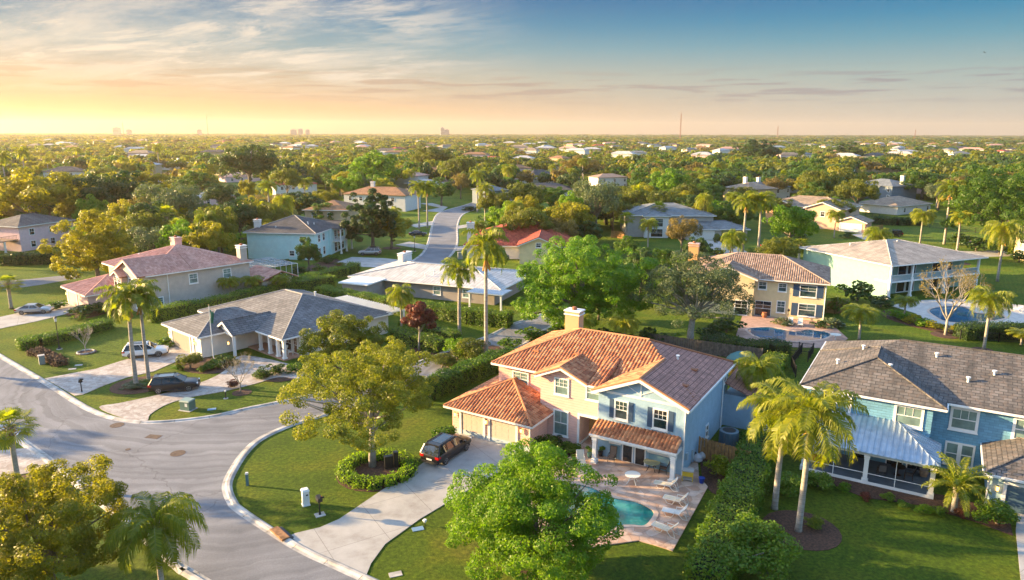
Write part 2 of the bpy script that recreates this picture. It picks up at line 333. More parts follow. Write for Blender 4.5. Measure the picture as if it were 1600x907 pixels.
def paverfn(sc,c1,c2,c3,mo):
    def fn(nt,tc,c,b):
        vo=N(nt,'ShaderNodeTexVoronoi'); vo.inputs['Scale'].default_value=sc; nt.links.new(tc.outputs['Object'],vo.inputs[0])
        ve=N(nt,'ShaderNodeTexVoronoi',feature='DISTANCE_TO_EDGE'); ve.inputs['Scale'].default_value=sc; nt.links.new(tc.outputs['Object'],ve.inputs[0])
        sp=N(nt,'ShaderNodeSeparateXYZ'); nt.links.new(vo.outputs['Color'],sp.inputs[0])
        rp=ramp(nt,[(0,c1),(.5,c2),(1,c3)]); nt.links.new(sp.outputs[0],rp.inputs[0])
        nz=N(nt,'ShaderNodeTexNoise'); nz.inputs['Scale'].default_value=1.; nz.inputs['Detail'].default_value=6; nt.links.new(tc.outputs['Object'],nz.inputs[0])
        r2=ramp(nt,[(.35,(.78,.76,.74)),(.65,(1.12,1.12,1.12))]); nt.links.new(nz.outputs[0],r2.inputs[0])
        o=mixc(nt,1.,rp.outputs[0],r2.outputs[0],'MULTIPLY'); ed=mth(nt,'LESS_THAN',ve.outputs[0],.03)
        bump_from(nt,b,mth(nt,'MINIMUM',ve.outputs[0],.06),.12)
        return mixc(nt,mth(nt,'MULTIPLY',ed,.5),o,mo)
    return fn
pavers=pm('pavers',(.4,.36,.32),.8,fn=paverfn(2.6,(.36,.30,.26),(.44,.39,.35),(.50,.46,.42),(.22,.19,.17)))
flags=pm('patio_stone',(.5,.36,.28),.75,fn=paverfn(1.5,(.42,.25,.17),(.52,.36,.27),(.60,.46,.37),(.30,.20,.15)))
mulch=pm('mulch',(.075,.035,.02),.95,var=.5,vscale=6,bump=1.,bscale=18)
def pxpoly(pts,z=0): return [tuple(g(x,y)[:2]) for x,y in pts]
def smooth(P,n=6,closed=False):
    P=[Vector(p).to_2d() for p in P]; out=[]; m=len(P)
    rng_=range(m) if closed else range(m-1)
    for i in rng_:
        p0=P[(i-1)%m] if closed or i>0 else P[0]; p1=P[i]; p2=P[(i+1)%m]; p3=P[(i+2)%m] if closed or i+2<m else P[-1]
        for k in range(n):
            t=k/n; out.append(.5*((2*p1)+(p2-p0)*t+(2*p0-5*p1+4*p2-p3)*t*t+(3*p1-p0-3*p2+p3)*t**3))
    if not closed: out.append(P[-1])
    return [tuple(p) for p in out]
def flat(name,poly,z,mat,h=None):
    o=MB().prism(poly,0 if h is None else z-h,z).build(name,mat); o['kind']='structure'; return o
def ext(a,b,d):   # world point d metres beyond a, away from b
    a,b=Vector(a).to_2d(),Vector(b).to_2d(); return tuple(a+(a-b).normalized()*d)
W=lambda *p: [tuple(g(*q)[:2]) for q in p]
upper=W((0,557),(75,601),(117,628),(145,643),(180,655),(230,661),(290,657),(340,650),(383,640),(442,628),(545,604),(656,566),(703,548),(763,526),(800,508),(846,492))
upper=[ext(upper[0],upper[1],60)]+upper
lowr=W((870,506),(841,522),(799,549),(701,580),(600,617),(499,651),(453,665),(407,686),(381,709),(360,742),(354,763),(362,785),(373,797),(419,828),(476,862),(572,906)); lowr=lowr+[ext(lowr[-1],lowr[-2],30)]
lowl=W((0,665),(51,701),(88,729),(180,800),(284,888),(315,907)); lowl=[ext(lowl[0],lowl[1],60)]+lowl; lowl=lowl+[ext(lowl[-1],lowl[-2],25)]
U_,LR,LL=smooth(upper),smooth(lowr),smooth(lowl)
flat('road',U_+LR+LL[::-1],.02,asphalt)
farL=smooth(W((600,425),(646,407),(667,385),(677,347),(688,332),(722,322),(745,315),(775,309))); farR=smooth(W((672,425),(697,407),(714,383),(715,352),(724,335),(748,327),(790,316),(830,308)))
flat('far_road',farL+farR[::-1],.02,asphalt)
flat('side_road',W((-200,470),(-60,446),(50,436),(118,429),(128,434),(60,446),(-60,462),(-200,490)),.02,asphalt)
flat('back_road',smooth(W((1362,362),(1395,376),(1440,388),(1515,393),(1600,390),(1700,388)))+smooth(W((1700,398),(1600,400),(1515,402),(1430,398),(1380,386),(1331,367)))+[],.02,concrete)
def kerb(name,line,w=.42,h=.13,side=1):
    mb=MB(); P=[Vector(p) for p in line]; vs=[]; fs=[]
    for i,p in enumerate(P):
        d=(P[min(i+1,len(P)-1)]-P[max(0,i-1)]).normalized(); n=Vector((-d.y,d.x))*side
        for o,z in ((-.35,.02+.006),(-.12,.035),(0,h),(w-.2,h),(w,.0)): q=p+n*o; vs.append((q.x,q.y,z))
    for i in range(len(P)-1):
        for k in range(4): a_=i*5+k; f=(a_,a_+1,a_+6,a_+5); fs.append(f if side<0 else f[::-1])
    mb.add(vs,fs,0); acc=0.
    for i in range(len(P)-1):
        L=(P[i+1]-P[i]).length; d=(P[i+1]-P[i]).normalized(); n=Vector((-d.y,d.x))*side
        while acc<L:
            q=P[i]+d*acc; a_=q-n*.33; b_=q+n*.02; c_=q+n*(w-.1); mb.bar((a_.x,a_.y,.034),(b_.x,b_.y,h+.004),.035,.008,1); mb.bar((b_.x,b_.y,h+.001),(c_.x,c_.y,h*.6),.035,.008,1); acc+=3.05
        acc-=L
    o=mb.build(name,[kerbm,pm('joint_dirt',(.09,.08,.07),.9)]); o['kind']='structure'
kerb('kerb',U_,side=1); kerb('kerb',LR,side=1); kerb('kerb',LL,side=-1)
kerb('kerb',farL,.3,.08,1); kerb('kerb',farR,.3,.08,-1)
flat('driveway',W((717,676),(690,700),(656,728),(595,768),(530,812),(500,825),(462,834),(453,838),(476,858),(560,900),(575,908),(573,898),(580,881),(602,851),(656,812),(706,782),(770,744),(828,708)),.045,concrete,.04)
flat('driveway',W((70,592),(117,619),(130,617),(165,602),(200,590),(240,581),(270,568),(285,562),(330,550),(268,537),(235,552),(195,563),(150,577)),.045,pavers,.04)
flat('driveway',smooth(W((155,637),(190,630),(250,617),(290,606),(330,592),(355,577),(380,556),(470,575),(468,592),(435,590),(400,600),(350,612),(300,621),(262,632),(235,648),(228,658),(190,653)),4,True),.045,pavers,.04)
flat('driveway',W((-60,512),(0,496),(55,484),(95,470),(128,481),(100,492),(60,502),(0,514),(-60,530)),.045,concrete,.04)
flat('driveway',W((527,410),(550,402),(600,404),(640,408),(638,414),(600,419),(540,416)),.045,concrete,.04)
flat('driveway',W((1103,376),(1131,377),(1174,397),(1118,400)),.045,concrete,.04)
flat('driveway',W((618,383),(640,378),(668,384),(664,390)),.045,concrete,.04)
flat('driveway',W((640,352),(676,346),(677,352),(650,356)),.045,concrete,.04)
flat('driveway',W((660,330),(688,332),(700,324),(676,318),(655,318),(688,325)),.045,concrete,.04)
flat('driveway',W((716,353),(745,349),(745,353),(716,358)),.045,concrete,.04)
flat('driveway',W((712,386),(745,383),(760,388),(708,393)),.045,concrete,.04)
flat('driveway',W((-120,716),(51,700),(88,729),(80,733),(-60,760)),.045,pavers,.04)
flat('driveway',W((1590,800),(1620,800),(1700,960),(1600,960),(1587,830)),.045,concrete,.04)
flat('path',W((640,545),(700,538),(735,548),(690,560),(650,562)),.03,mulch)
# hero patio and pool (basin sunk in its coping)
PATIO=W((902,707),(935,640),(1086,660),(1092,745),(1106,762),(1051,862),(1020,852),(997,846),(962,851),(910,858),(850,850),(820,815),(812,775),(835,745),(880,722))
POOL=smooth(W((860,765),(895,758),(925,764),(957,779),(990,785),(1010,793),(1021,802),(1017,813),(1006,823),(985,822),(965,824),(945,836),(900,838),(862,820),(842,790)),4,True)
def pool(deck,pl,coping,wmat,z=.07,rim=.35,name='pool'):
    # deck with a hole: bridge through tessellation
    A=[Vector((*p,0)) for p in deck]; B=[Vector((*p,0)) for p in pl]
    allp=deck+pl; tr=tessellate_polygon([A,B]); vs=[(*p,z) for p in allp]; fs=[]
    for t in tr:
        a_,b_,c_=[Vector(allp[i]) for i in t]; fs.append(t if (b_-a_).cross(c_-a_)>0 else t[::-1])
    n=len(deck); nb=len(vs); vs+=[(*p,-.0) for p in deck]
    fs+= [(i,(i+1)%n,nb+(i+1)%n,nb+i) for i in range(n)]
    o=MB().add(vs,fs).build('patio' if name=='pool' else 'pool_deck',coping); o['kind']='structure'
    c=sum((Vector(p) for p in pl),Vector((0,0)))/len(pl); m=len(pl); mb=MB(); vs=[]
    for p in pl: vs.append((*p,z+.03))
    for p in pl: q=Vector(p)+(Vector(p)-c).normalized()*rim; vs.append((q.x,q.y,z+.03))
    for p in pl: vs.append((*p,z-.03))
    for p in pl: q=Vector(p)+(Vector(p)-c).normalized()*rim; vs.append((q.x,q.y,z-.02))
    fs=[]
    for i in range(m):
        j=(i+1)%m; fs+=[(i,j,m+j,m+i),(2*m+i,2*m+j,j,i),(m+i,m+j,3*m+j,3*m+i)]
    o=mb.add(vs,fs).build('pool_coping',pm('coping_stone',(.58,.42,.32),.7,var=.15)); o['kind']='structure'
    o=MB().prism(pl,z-.045,z-.04).build('pool_water',wmat); o['kind']='structure'
def waterfn(nt,tc,c,b):
    n1=N(nt,'ShaderNodeTexNoise'); n1.inputs['Scale'].default_value=.55; n1.inputs['Detail'].default_value=3; nt.links.new(tc.outputs['Object'],n1.inputs[0])
    r1=ramp(nt,[(.38,(.0,.09,.10)),(.52,(.01,.17,.17)),(.62,(.06,.30,.28))]); nt.links.new(n1.outputs[0],r1.inputs[0])
    n2=N(nt,'ShaderNodeTexNoise'); n2.inputs['Scale'].default_value=3; n2.inputs['Detail'].default_value=3; nt.links.new(tc.outputs['Object'],n2.inputs[0]); bump_from(nt,b,n2.outputs[0],.04,.4)
    return r1.outputs[0]
waterm=pm('pool_water',(.02,.2,.22),.06,spec=.6,fn=waterfn)
water2=pm('pool_water_blue',(.01,.10,.19),.06,spec=.6,var=.3,vscale=.5)
pool(PATIO,POOL,flags,waterm)
pool(W((1160,494),(1220,492),(1300,508),(1325,530),(1300,545),(1200,542),(1150,525)),smooth(W((1168,517),(1182,513),(1209,513),(1244,519),(1262,516),(1288,519),(1297,525),(1278,532),(1225,534),(1188,529)),3,True),pm('deck_terracotta',(.42,.27,.21),.8,var=.15),water2,name='deck')
pool(W((1390,478),(1440,470),(1500,468),(1600,478),(1640,492),(1600,505),(1560,508),(1500,512),(1450,503),(1430,490)),smooth(W((1452,486),(1472,480),(1505,480),(1526,490),(1556,491),(1570,498),(1540,503),(1505,505),(1478,503),(1463,496)),3,True),pm('deck_pale',(.50,.47,.43),.8,var=.12),water2,name='deck')
def bed(pts,sm=True,z=.03):
    P=W(*pts); flat('mulch_bed',smooth(P,4,True) if sm else P,z,mulch)
def ring(px,py,r,rz=1.,z=.03):
    c=g(px,py); flat('mulch_bed',[(c.x+r*math.cos(t*.314)*1.,c.y+r*rz*math.sin(t*.314)) for t in range(20)],z,mulch)
ring(590,738,3.3); ring(1252,828,2.6); ring(218,602,2.9); ring(378,614,1.0); ring(135,551,1.2); ring(28,752,1.); ring(684,540,1.3); ring(1140,398,2)
ring(1477,524,1.8); ring(1535,547,1.2); ring(612,388,2.2); ring(1500,412,2.); ring(1520,378,2.); ring(845,892,1.5)
bed([(835,705),(857,690),(900,700),(915,715),(890,722),(860,722)])
bed([(1262,742),(1300,758),(1350,778),(1437,790),(1530,818),(1583,838),(1575,800),(1480,775),(1440,770),(1350,750),(1262,728)],False)
bed([(272,570),(300,560),(345,560),(370,570),(345,583),(300,583)]); bed([(392,592),(410,575),(455,578),(480,586),(440,597)]); bed([(50,548),(60,540),(100,560),(96,568),(70,566)])
bed([(690,680),(698,668),(712,680),(712,690),(700,690)]); bed([(1386,485),(1430,498),(1500,515),(1500,524),(1430,512),(1380,495)])
bed([(100,490),(120,480),(165,478),(170,488),(130,498)]); bed([(705,560),(770,540),(785,560),(700,600)])
bed([(480,418),(520,405),(535,412),(530,428),(490,440)]);bed([(1095,700),(1115,690),(1160,705),(1130,770),(1100,755)])
# ---------------------------------------------------------------- vegetation
def quads(P,Nn,size,rs,asp=.55):
    n=len(P); Nn=Nn/np.maximum(1e-6,np.linalg.norm(Nn,axis=1,keepdims=True))
    t=rs.normal(size=(n,3)); t-= (t*Nn).sum(1,keepdims=True)*Nn; t/=np.maximum(1e-6,np.linalg.norm(t,axis=1,keepdims=True)); b=np.cross(Nn,t)
    s=(size*(.6+.8*rs.random(n)))[:,None]
    V=np.stack([P-t*s*.5,P+b*s*.5*asp+t*s*.05,P+t*s*.5,P-b*s*.5*asp+t*s*.05],1).reshape(-1,3)
    return V,np.arange(4*n).reshape(n,4)
def crown_arrays(seed,R=5.,H=6.,nc=40,nl=9000,leaf=.3,cr=.30,low=-.35,flatten=1.,gapp=.0,rnd=.42,droop=0.):
    rs=np.random.RandomState(seed); C=[];CR=[]
    i=0
    big=rs.normal(size=(7,3)); big/=np.linalg.norm(big,axis=1,keepdims=True)
    while len(C)<nc:
        d=rs.normal(size=3); d/=np.linalg.norm(d)
        if d[2]<low: continue
        k=.45+.42*rs.random() if rs.random()<.8 else .2+.3*rs.random()
        lump=.86+.30*max(0.,float((big@d).max())-.55)/.45+.08*math.sin(3*math.atan2(d[1],d[0])+seed)
        c=np.array([d[0]*R*k*lump,d[1]*R*k*lump,d[2]*H*.5*k*1.15*flatten]); C.append(c); CR.append(R*cr*(.55+.75*rs.random()))
    C=np.array(C); CR=np.array(CR); w_=CR**2; w_/=w_.sum(); idx=rs.choice(len(C),nl,p=w_)
    d=rs.normal(size=(nl,3)); d/=np.linalg.norm(d,axis=1,keepdims=True)
    out=C[idx]/np.array([R,R,H*.5]); d=d+out*.55; d/=np.linalg.norm(d,axis=1,keepdims=True)
    rr=(.45+.55*rs.random(nl)**.5)[:,None]; sc=np.array([1,1,.72])
    P=C[idx]+d*rr*CR[idx][:,None]*sc; P[:,2]-=droop*rs.random(nl)*CR[idx]
    Nn=d*(1-rnd)+rs.normal(size=(nl,3))*rnd*.6+np.array([0,0,.15])
    return P,Nn,C,CR,rs
def trunk_mb(h,r,C,z0,seed,nl=9,mb=None,wob=.3,lr=.28):
    rr=random.Random(seed); mb=mb or MB(); f=h*.62
    pts=[(0,0,-.1),(rr.uniform(-wob,wob)*.3,rr.uniform(-wob,wob)*.3,f*.5),(rr.uniform(-wob,wob)*.6,rr.uniform(-wob,wob)*.6,f),(0,0,h*1.1)]
    mb.tube(pts,[r*1.35,r,r*.85,r*.35],8)
    ii=list(range(len(C))); rr.shuffle(ii)
    for i in ii[:nl]:
        c=Vector(C[i]); c.z+=z0; s=Vector(pts[2])*rr.uniform(.75,1.05); mid=(s+c)/2+Vector((rr.uniform(-.3,.3),rr.uniform(-.3,.3),rr.uniform(-.2,.5)))
        mb.tube([s,mid,c],[r*lr*1.6,r*lr,r*.08],5,cap=False)
    return mb
PROTO={}
def proto(k):
    if k in PROTO: return PROTO[k]
    D=dict(
     green =lambda s:make_tree('broadleaf_tree',L_green,s,5,7,5,nc=80,nl=10000,leaf=.36,cr=.20,low=-.6),
     dark  =lambda s:make_tree('evergreen_tree',L_dark,s,5,7.5,5,nc=85,nl=10000,leaf=.36,cr=.19,low=-.7),
     olive =lambda s:make_tree('oak_tree',L_olive,s,5.5,5.5,5,nc=95,nl=10000,leaf=.32,low=-.3,cr=.17),
     gold  =lambda s:make_tree('golden_tree',L_gold,s,5,6,5,nc=80,nl=9500,leaf=.34,cr=.19,low=-.45),
     bright=lambda s:make_tree('lime_green_tree',L_bright,s,5,6,4.6,nc=85,nl=10000,leaf=.35,low=-.5,cr=.18),
     rust  =lambda s:make_tree('rust_leaved_tree',L_rust,s,5,6,5,nc=48,nl=7000,leaf=.30,low=-.3,cr=.22),
    )
    o=mk_grey(seedof(k)) if k[0]=='grey' else D[k[0]](seedof(k))
    PROTO[k]=o; return o
def seedof(k): return (sum(ord(c)*(i+1) for i,c in enumerate(k[0]))*7+k[1]*31)%9973
def mk_tree2(name,mat,seed,R,H,z0,tr,limbs,bk=None,ck=None):
    ck=dict(ck or {}); leaf=ck.get('leaf',.3)
    P,Nn,C,CR,rs=crown_arrays(seed,R,H,**ck); P[:,2]+=z0
    V,Fq=quads(P,Nn,leaf,rs); root=empty(name,(0,0,0)); link('crown',npmesh('crown',V,Fq,mat),root)
    trunk_mb(z0,tr,C,z0,seed,limbs).build('trunk',bk or bark,root,smooth=True); root['_R']=R; root['_H']=z0+H*.5; return root
def mk_grey(s): return mk_tree2('live_oak',L_grey,s,6,6,5,.35,20,None,dict(nc=60,nl=9000,leaf=.30,low=-.35,cr=.22))
def make_tree(name,mat,seed,R=5,H=6,z0=5.5,tr=.28,bk=None,**k): return mk_tree2(name,mat,seed,R,H,z0,tr,10,bk,k)
# ---- palms
def frond(mb,base,az,elev,L,droop,leaflet,nlf,rs,m=0,curl=.5,wl=.055,hang=.6):
    d=Vector((math.cos(az)*math.cos(elev),math.sin(az)*math.cos(elev),math.sin(elev))); p=Vector(base); side=Vector((-math.sin(az),math.cos(az),0))
    pts=[p.copy()]; n=10; step=L/n; dirs=[]
    e_=elev
    for i in range(n):
        e_-=droop*(1.2 if i>2 else .6)/n*2; dd=Vector((math.cos(az)*math.cos(e_),math.sin(az)*math.cos(e_),math.sin(e_))); dirs.append(dd); p=p+dd*step; pts.append(p.copy())
    mb.tube(pts,[.035*(1-i/(n+1)) for i in range(n+1)],4,1,cap=False)
    for k in range(nlf):
        t=.12+.86*k/nlf; i=min(n-1,int(t*n)); q=pts[i]+(pts[i+1]-pts[i])*(t*n-i); dd=dirs[i]; up=side.cross(dd).normalized()
        if up.z<0: up=-up
        ll=leaflet*(math.sin(math.pi*(t*.85+.12))**.6)*(.85+.3*rs.random())
        for s_ in (-1,1):
            o=(side*s_*.85+dd*.55+up*rs.uniform(-.15,.35)).normalized(); a_=q+o*ll*.5+Vector((0,0,-.04*ll)); tip=q+o*ll*.85+Vector((0,0,-hang*ll*rs.uniform(.6,1.3)))
            wv=dd*wl
            mb.add([q-wv*.6,q+wv*.6,a_+wv,a_-wv,tip],[(0,1,2,3),(3,2,4)],m)
def palm_mesh(kind,seed,h,detail=1.,lush=1.):
    rs=random.Random(seed); root=empty({'royal':'royal_palm','queen':'feather_palm','fan':'fan_palm','sago':'low_palm'}[kind],(0,0,0))
    mats=[L_palm if kind!='deep' else L_palmd,pm('frond_stem',(.22,.24,.05),.6)]
    lean=rs.uniform(-.03,.03)*h; top=Vector((lean,rs.uniform(-.02,.02)*h,h))
    tr={'royal':.20,'queen':.17,'fan':.20,'sago':.22}[kind]
    T=MB(); 
    if kind=='royal': T.tube([(0,0,-.1),(lean*.1,0,h*.05),(lean*.5,0,h*.5),(top.x,top.y,h)],[tr*1.45,tr*1.15,tr,tr*.8],10)
    else: T.tube([(0,0,-.1),(lean*.2,0,h*.1),(lean*.6,0,h*.55),(top.x,top.y,h)],[tr*1.35,tr,tr*.9,tr*1.1],10)
    T.build('trunk',palmbark,root,smooth=True)
    if kind=='royal':
        MB().tube([top,top+Vector((0,0,.5)),top+Vector((0,0,1.3))],[tr*.85,tr*.9,tr*.4],8).build('crownshaft',pm('crownshaft',(.22,.27,.05),.4),root,smooth=True)
        top=top+Vector((0,0,1.1))
    if kind in('fan','queen'):
        B=MB()
        for k in range(26):
            a_=k*2.4; z=h-1.1*k/26; B.bar((top.x+math.cos(a_)*tr*.8,top.y+math.sin(a_)*tr*.8,z-.1),(top.x+math.cos(a_)*tr*2.3,top.y+math.sin(a_)*tr*2.3,z+.28),.09,.04)
        B.build('leaf_boots',pm('dry_boots',(.30,.17,.07),.9,var=.3),root)
    mb=MB()
    if kind in('royal','queen','sago'):
        nf=int({'royal':19,'queen':26,'sago':24}[kind]*lush); L={'royal':3.2,'queen':3.2,'sago':2.6}[kind]*lush
        for k in range(nf):
            t=k/nf; el_=R_(78-95*t**1.1)+rs.uniform(-.1,.1) if kind!='sago' else R_(70-62*t)
            frond(mb,top,k*2.39996+rs.uniform(-.2,.2),el_,L*(.85+.25*rs.random()),{'royal':.85,'queen':.95,'sago':.55}[kind],{'royal':.85,'queen':.85,'sago':.5}[kind]*lush,int({'royal':34,'queen':38,'sago':34}[kind]*detail),rs,0,wl={'royal':.06,'queen':.04,'sago':.04}[kind]/detail**.8,hang={'royal':.55,'queen':.95,'sago':.25}[kind])
    else:
        for k in range(34):
            t=k/34; el_=R_(80-130*t); az_=k*2.39996; d=Vector((math.cos(az_)*math.cos(el_),math.sin(az_)*math.cos(el_),math.sin(el_))); Ls=1.05+.35*rs.random(); c=top+d*Ls; mb.tube([top,top+d*Ls*.6+Vector((0,0,.06)),c],[.03,.025,.02],3,1,cap=False)
            sd_=Vector((-math.sin(az_),math.cos(az_),0)); up=sd_.cross(d)
            n=int(20*detail)
            for j in range(n):
                a_=(-1+2*j/(n-1))*1.9; q=(d*math.cos(a_)+sd_*math.sin(a_)+up*(.15*math.cos(a_*2))); ll=.95*(1-.25*abs(a_)/1.9)*(.85+.3*rs.random()); tip=c+q*ll+Vector((0,0,-.28*ll)); wv=q.cross(up).normalized()*.05
                m_=c+q*ll*.6; mb.add([c,m_+wv,tip,m_-wv],[(0,1,2,3)],0)
    mb.build('crown',mats,root)
    if kind in('royal','queen'):   # dry hanging fronds and seed stalks
        D=MB()
        for k in range(3): 
            a_=rs.uniform(0,6.3); D.bar(top-Vector((0,0,.9 if kind=='royal' else .3)),top+Vector((math.cos(a_)*.5,math.sin(a_)*.5,-1.9)),.16,.12)
        D.build('seed_stalks',pm('dry_frond',(.42,.23,.07),.9,var=.3),root)
    root['_R']={'fan':2.3,'sago':2.3}.get(kind,3.2)*lush; root['_H']=h+1.8*lush; return root
PP={'royal':lambda v:palm_mesh('royal',40+v,7.5+v*.8,.8),'queen':lambda v:palm_mesh('queen',60+v,6.5+v*.7,.8),'fan':lambda v:palm_mesh('fan',80+v,5.5+v*.6,.9),'sago':lambda v:palm_mesh('sago',90+v,1.3,1.1)}
_used=set(); INST=[]
def place(kind,loc,h,r,label=None,cat=None,group=None,rz=None,rr=random.Random(5),name=None,only=None):
    v=rr.randrange(2) if only is None else only; k=(kind,v)
    if k not in PROTO:
        if kind in PP: PROTO[k]=PP[kind](v)
        else: proto(k)
    src=PROTO[k]
    if k in _used: o=copy_tree(src)
    else: o=src; _used.add(k)
    sx_=r/src['_R']; sz_=h/src['_H']
    if kind in PP: sx_=max(.75,min(1.35,sx_)); 
    o.location=(loc[0],loc[1],0); o.scale=(sx_,sx_,sz_); o.rotation_euler=(0,0,rr.uniform(0,6.28) if rz is None else rz)
    tag(o,label,cat or ('palm tree' if kind in PP else 'tree'),group); INST.append((o,kind,loc[0],loc[1],h,r)); return o
def at_px(kind,px,by,ty,hw,**k):
    p=g(px,by); h=height_at(p,ty); r=hw/F*(p-Vector((0,0,HC))).dot(_f)
    return place(kind,p,h,r,**k)
# ---- hedges, shrubs, flower mounds
def leafbox(name,pts,wd,ht,mat,leaf=.16,dens=140,top_only=False,parent=None,jag=.12,seed=1):
    rs=np.random.RandomState(seed); P=[];Nn=[]; pts=[Vector((*Vector(p).to_2d(),0)) for p in pts]
    for a_,b_ in zip(pts,pts[1:]):
        L=(b_-a_).length; d=(b_-a_)/L; s=Vector((-d.y,d.x,0)); n=int(L*(wd+2*ht)*dens)
        t=rs.random(n); q=rs.random(n)*(wd+2*ht)
        x=np.where(q<ht,-wd/2,np.where(q<ht+wd,q-ht-wd/2,wd/2)); z=np.where(q<ht,q,np.where(q<ht+wd,ht,wd+2*ht-q))
        nx=np.where(q<ht,-1.,np.where(q<ht+wd,0,1.)); nzz=np.where((q>=ht)&(q<ht+wd),1.,.15)
        lump=1+.10*np.sin(t*L*1.9+seed)+.06*np.sin(t*L*4.3)
        x=x*lump+rs.normal(size=n)*jag; z=z*(1+.06*np.sin(t*L*1.3+2*seed))+rs.normal(size=n)*jag
        base=np.array(a_)[None]+np.outer(t*L,np.array(d))+np.outer(x,np.array(s)); base[:,2]=np.maximum(z,.02)
        nn=np.outer(nx,np.array(s)); nn[:,2]=nzz; P.append(base); Nn.append(nn+rs.normal(size=(n,3))*.5)
    for e0,e1 in ((pts[0],pts[1]),(pts[-1],pts[-2])):
        if (pts[0]-pts[-1]).length<1.5: break
        d=(e0-e1).normalized(); s=Vector((-d.y,d.x,0)); n=int(wd*ht*dens); q=rs.uniform(-.5,.5,n)*wd; B=np.array(e0)[None]+np.outer(q,np.array(s))+np.outer(rs.normal(size=n)*jag+.05,np.array(d)); B[:,2]=rs.random(n)*ht; P.append(B); Nn.append(np.tile(np.array(d),(n,1))+rs.normal(size=(n,3))*.5)
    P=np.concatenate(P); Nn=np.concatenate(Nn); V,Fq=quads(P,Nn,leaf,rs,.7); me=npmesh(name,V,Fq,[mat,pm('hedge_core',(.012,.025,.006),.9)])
    o=link(name,me,parent)
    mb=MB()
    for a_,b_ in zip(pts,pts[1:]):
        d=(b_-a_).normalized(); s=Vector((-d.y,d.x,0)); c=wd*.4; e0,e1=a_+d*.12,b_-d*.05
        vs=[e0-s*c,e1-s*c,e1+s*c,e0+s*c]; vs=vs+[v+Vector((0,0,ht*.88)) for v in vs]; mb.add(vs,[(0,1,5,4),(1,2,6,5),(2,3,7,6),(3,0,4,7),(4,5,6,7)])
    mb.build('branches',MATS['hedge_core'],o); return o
def hedge(pts,wd,ht,label,mat=None,seed=1,leaf=.17,dens=150,group=None):
    P=[g(*p) for p in pts]; o=leafbox('hedge',P,wd,ht,mat or L_hedge,leaf,dens,seed=seed); tag(o,label,'hedge',group); return o
SH={}
def shrub(px,by,r,h,label,mat=None,seed=0,name='shrub',cat='shrub',leaf=.13,n=1500,group=None,z=0,loc=None):
    if r>1.9 and by>560: leaf,n=.075,6500
    elif r>1.35 and by>560: leaf,n=.11,3200
    mat=mat or L_hedge; k=(mat.name,round(r/h,1)>1.2,leaf)
    if k not in SH:
        P,Nn,C,CR,rs=crown_arrays(3+len(SH),1.,1.8,nc=22,nl=n,leaf=leaf,cr=.42,low=-.5,rnd=.6); P[:,2]=np.maximum(P[:,2]+.75,.03); V,Fq=quads(P,Nn,leaf,rs,.7); V[:,2]/=1.7
        SH[k]=(npmesh('foliage',V,Fq,mat),trunk_mb(.5,.06,C*np.array([1,1,.5]),.4,7,8).mesh('stems',bark))
    p=loc or g(px,by); o=empty(name,(p[0],p[1],z),seed*1.3,label,cat,group); link('foliage',SH[k][0],o); link('stems',SH[k][1],o)
    o.scale=(r,r,h); return o
def bare_tree(px,by,ty,hw,label,seed=3,leafm=None,nleaf=0):
    p=g(px,by); h=height_at(p,ty); r=hw/F*(p-Vector((0,0,HC))).dot(_f); rr=random.Random(seed); mb=MB(); tips=[]
    def br(a_,d,L,rad,lv):
        b_=a_+d*L; mid=(a_+b_)/2+Vector((rr.uniform(-.07,.07),rr.uniform(-.07,.07),0))*L; mb.tube([a_,mid,b_],[rad,rad*.8,rad*.6],5 if lv>1 else 3,cap=False)
        if lv==0: tips.append(b_); return
        for k in range(3 if lv>1 else 4):
            nd=(d+Vector((rr.uniform(-.9,.9),rr.uniform(-.9,.9),rr.uniform(-.3,.5)))*.85).normalized()
            if nd.z<-.1: nd.z=.05
            br(b_,nd,L*rr.uniform(.6,.85),rad*.55,lv-1)
    for k in range(4):
        a_=k*1.6+rr.uniform(-.3,.3); br(Vector((0,0,h*.2)),Vector((math.cos(a_)*.7,math.sin(a_)*.7,.8)).normalized(),h*.26,h*.018,4)
    mb.tube([(0,0,-.1),(.02,0,h*.1),(0,0,h*.22)],[h*.03,h*.024,h*.022],8)
    o=empty('bare_tree',(p[0],p[1],0),0,label,'tree'); t=mb.build('branches',barkl,o,smooth=True)
    mx=max(abs(v[0]) for v in mb.v); mz=max(v[2] for v in mb.v); o.scale=(r/mx,r/mx,h/mz)
    if nleaf:
        rs=np.random.RandomState(seed); T=np.array(tips); P=T[rs.choice(len(T),nleaf)]+rs.normal(size=(nleaf,3))*h*.02; V,Fq=quads(P,rs.normal(size=(nleaf,3)),h*.022,rs); link('crown',npmesh('crown',V,Fq,leafm),o)
    return o
# ---------------------------------------------------------------- buildings
glass=pm('window_glass',(.05,.085,.085),.08,spec=.8,var=.5,vscale=.9)
glassd=pm('dark_glass',(.02,.022,.025),.06,spec=.8,var=.5,vscale=.7)
blind=pm('window_blind',(.16,.24,.22),.25,spec=.8,var=.25,vscale=1.2)
bluetrim=pm('shutter_blue',(.035,.075,.14),.6)
roof_salmon=pm('roof_terracotta',(.4,.16,.08),.75,fn=island((.26,.085,.035),(.42,.16,.065),(.55,.26,.12)))
roof_pink=pm('roof_pink_tile',(.4,.2,.15),.75,fn=island((.48,.22,.16),(.58,.30,.22),(.66,.38,.29)))
roof_red=pm('roof_red_tile',(.4,.08,.04),.7,fn=island((.26,.045,.022),(.38,.07,.035),(.46,.11,.05)))
roof_brown=pm('roof_brown_tile',(.3,.2,.14),.8,fn=island((.20,.13,.09),(.30,.20,.14),(.40,.29,.22)))
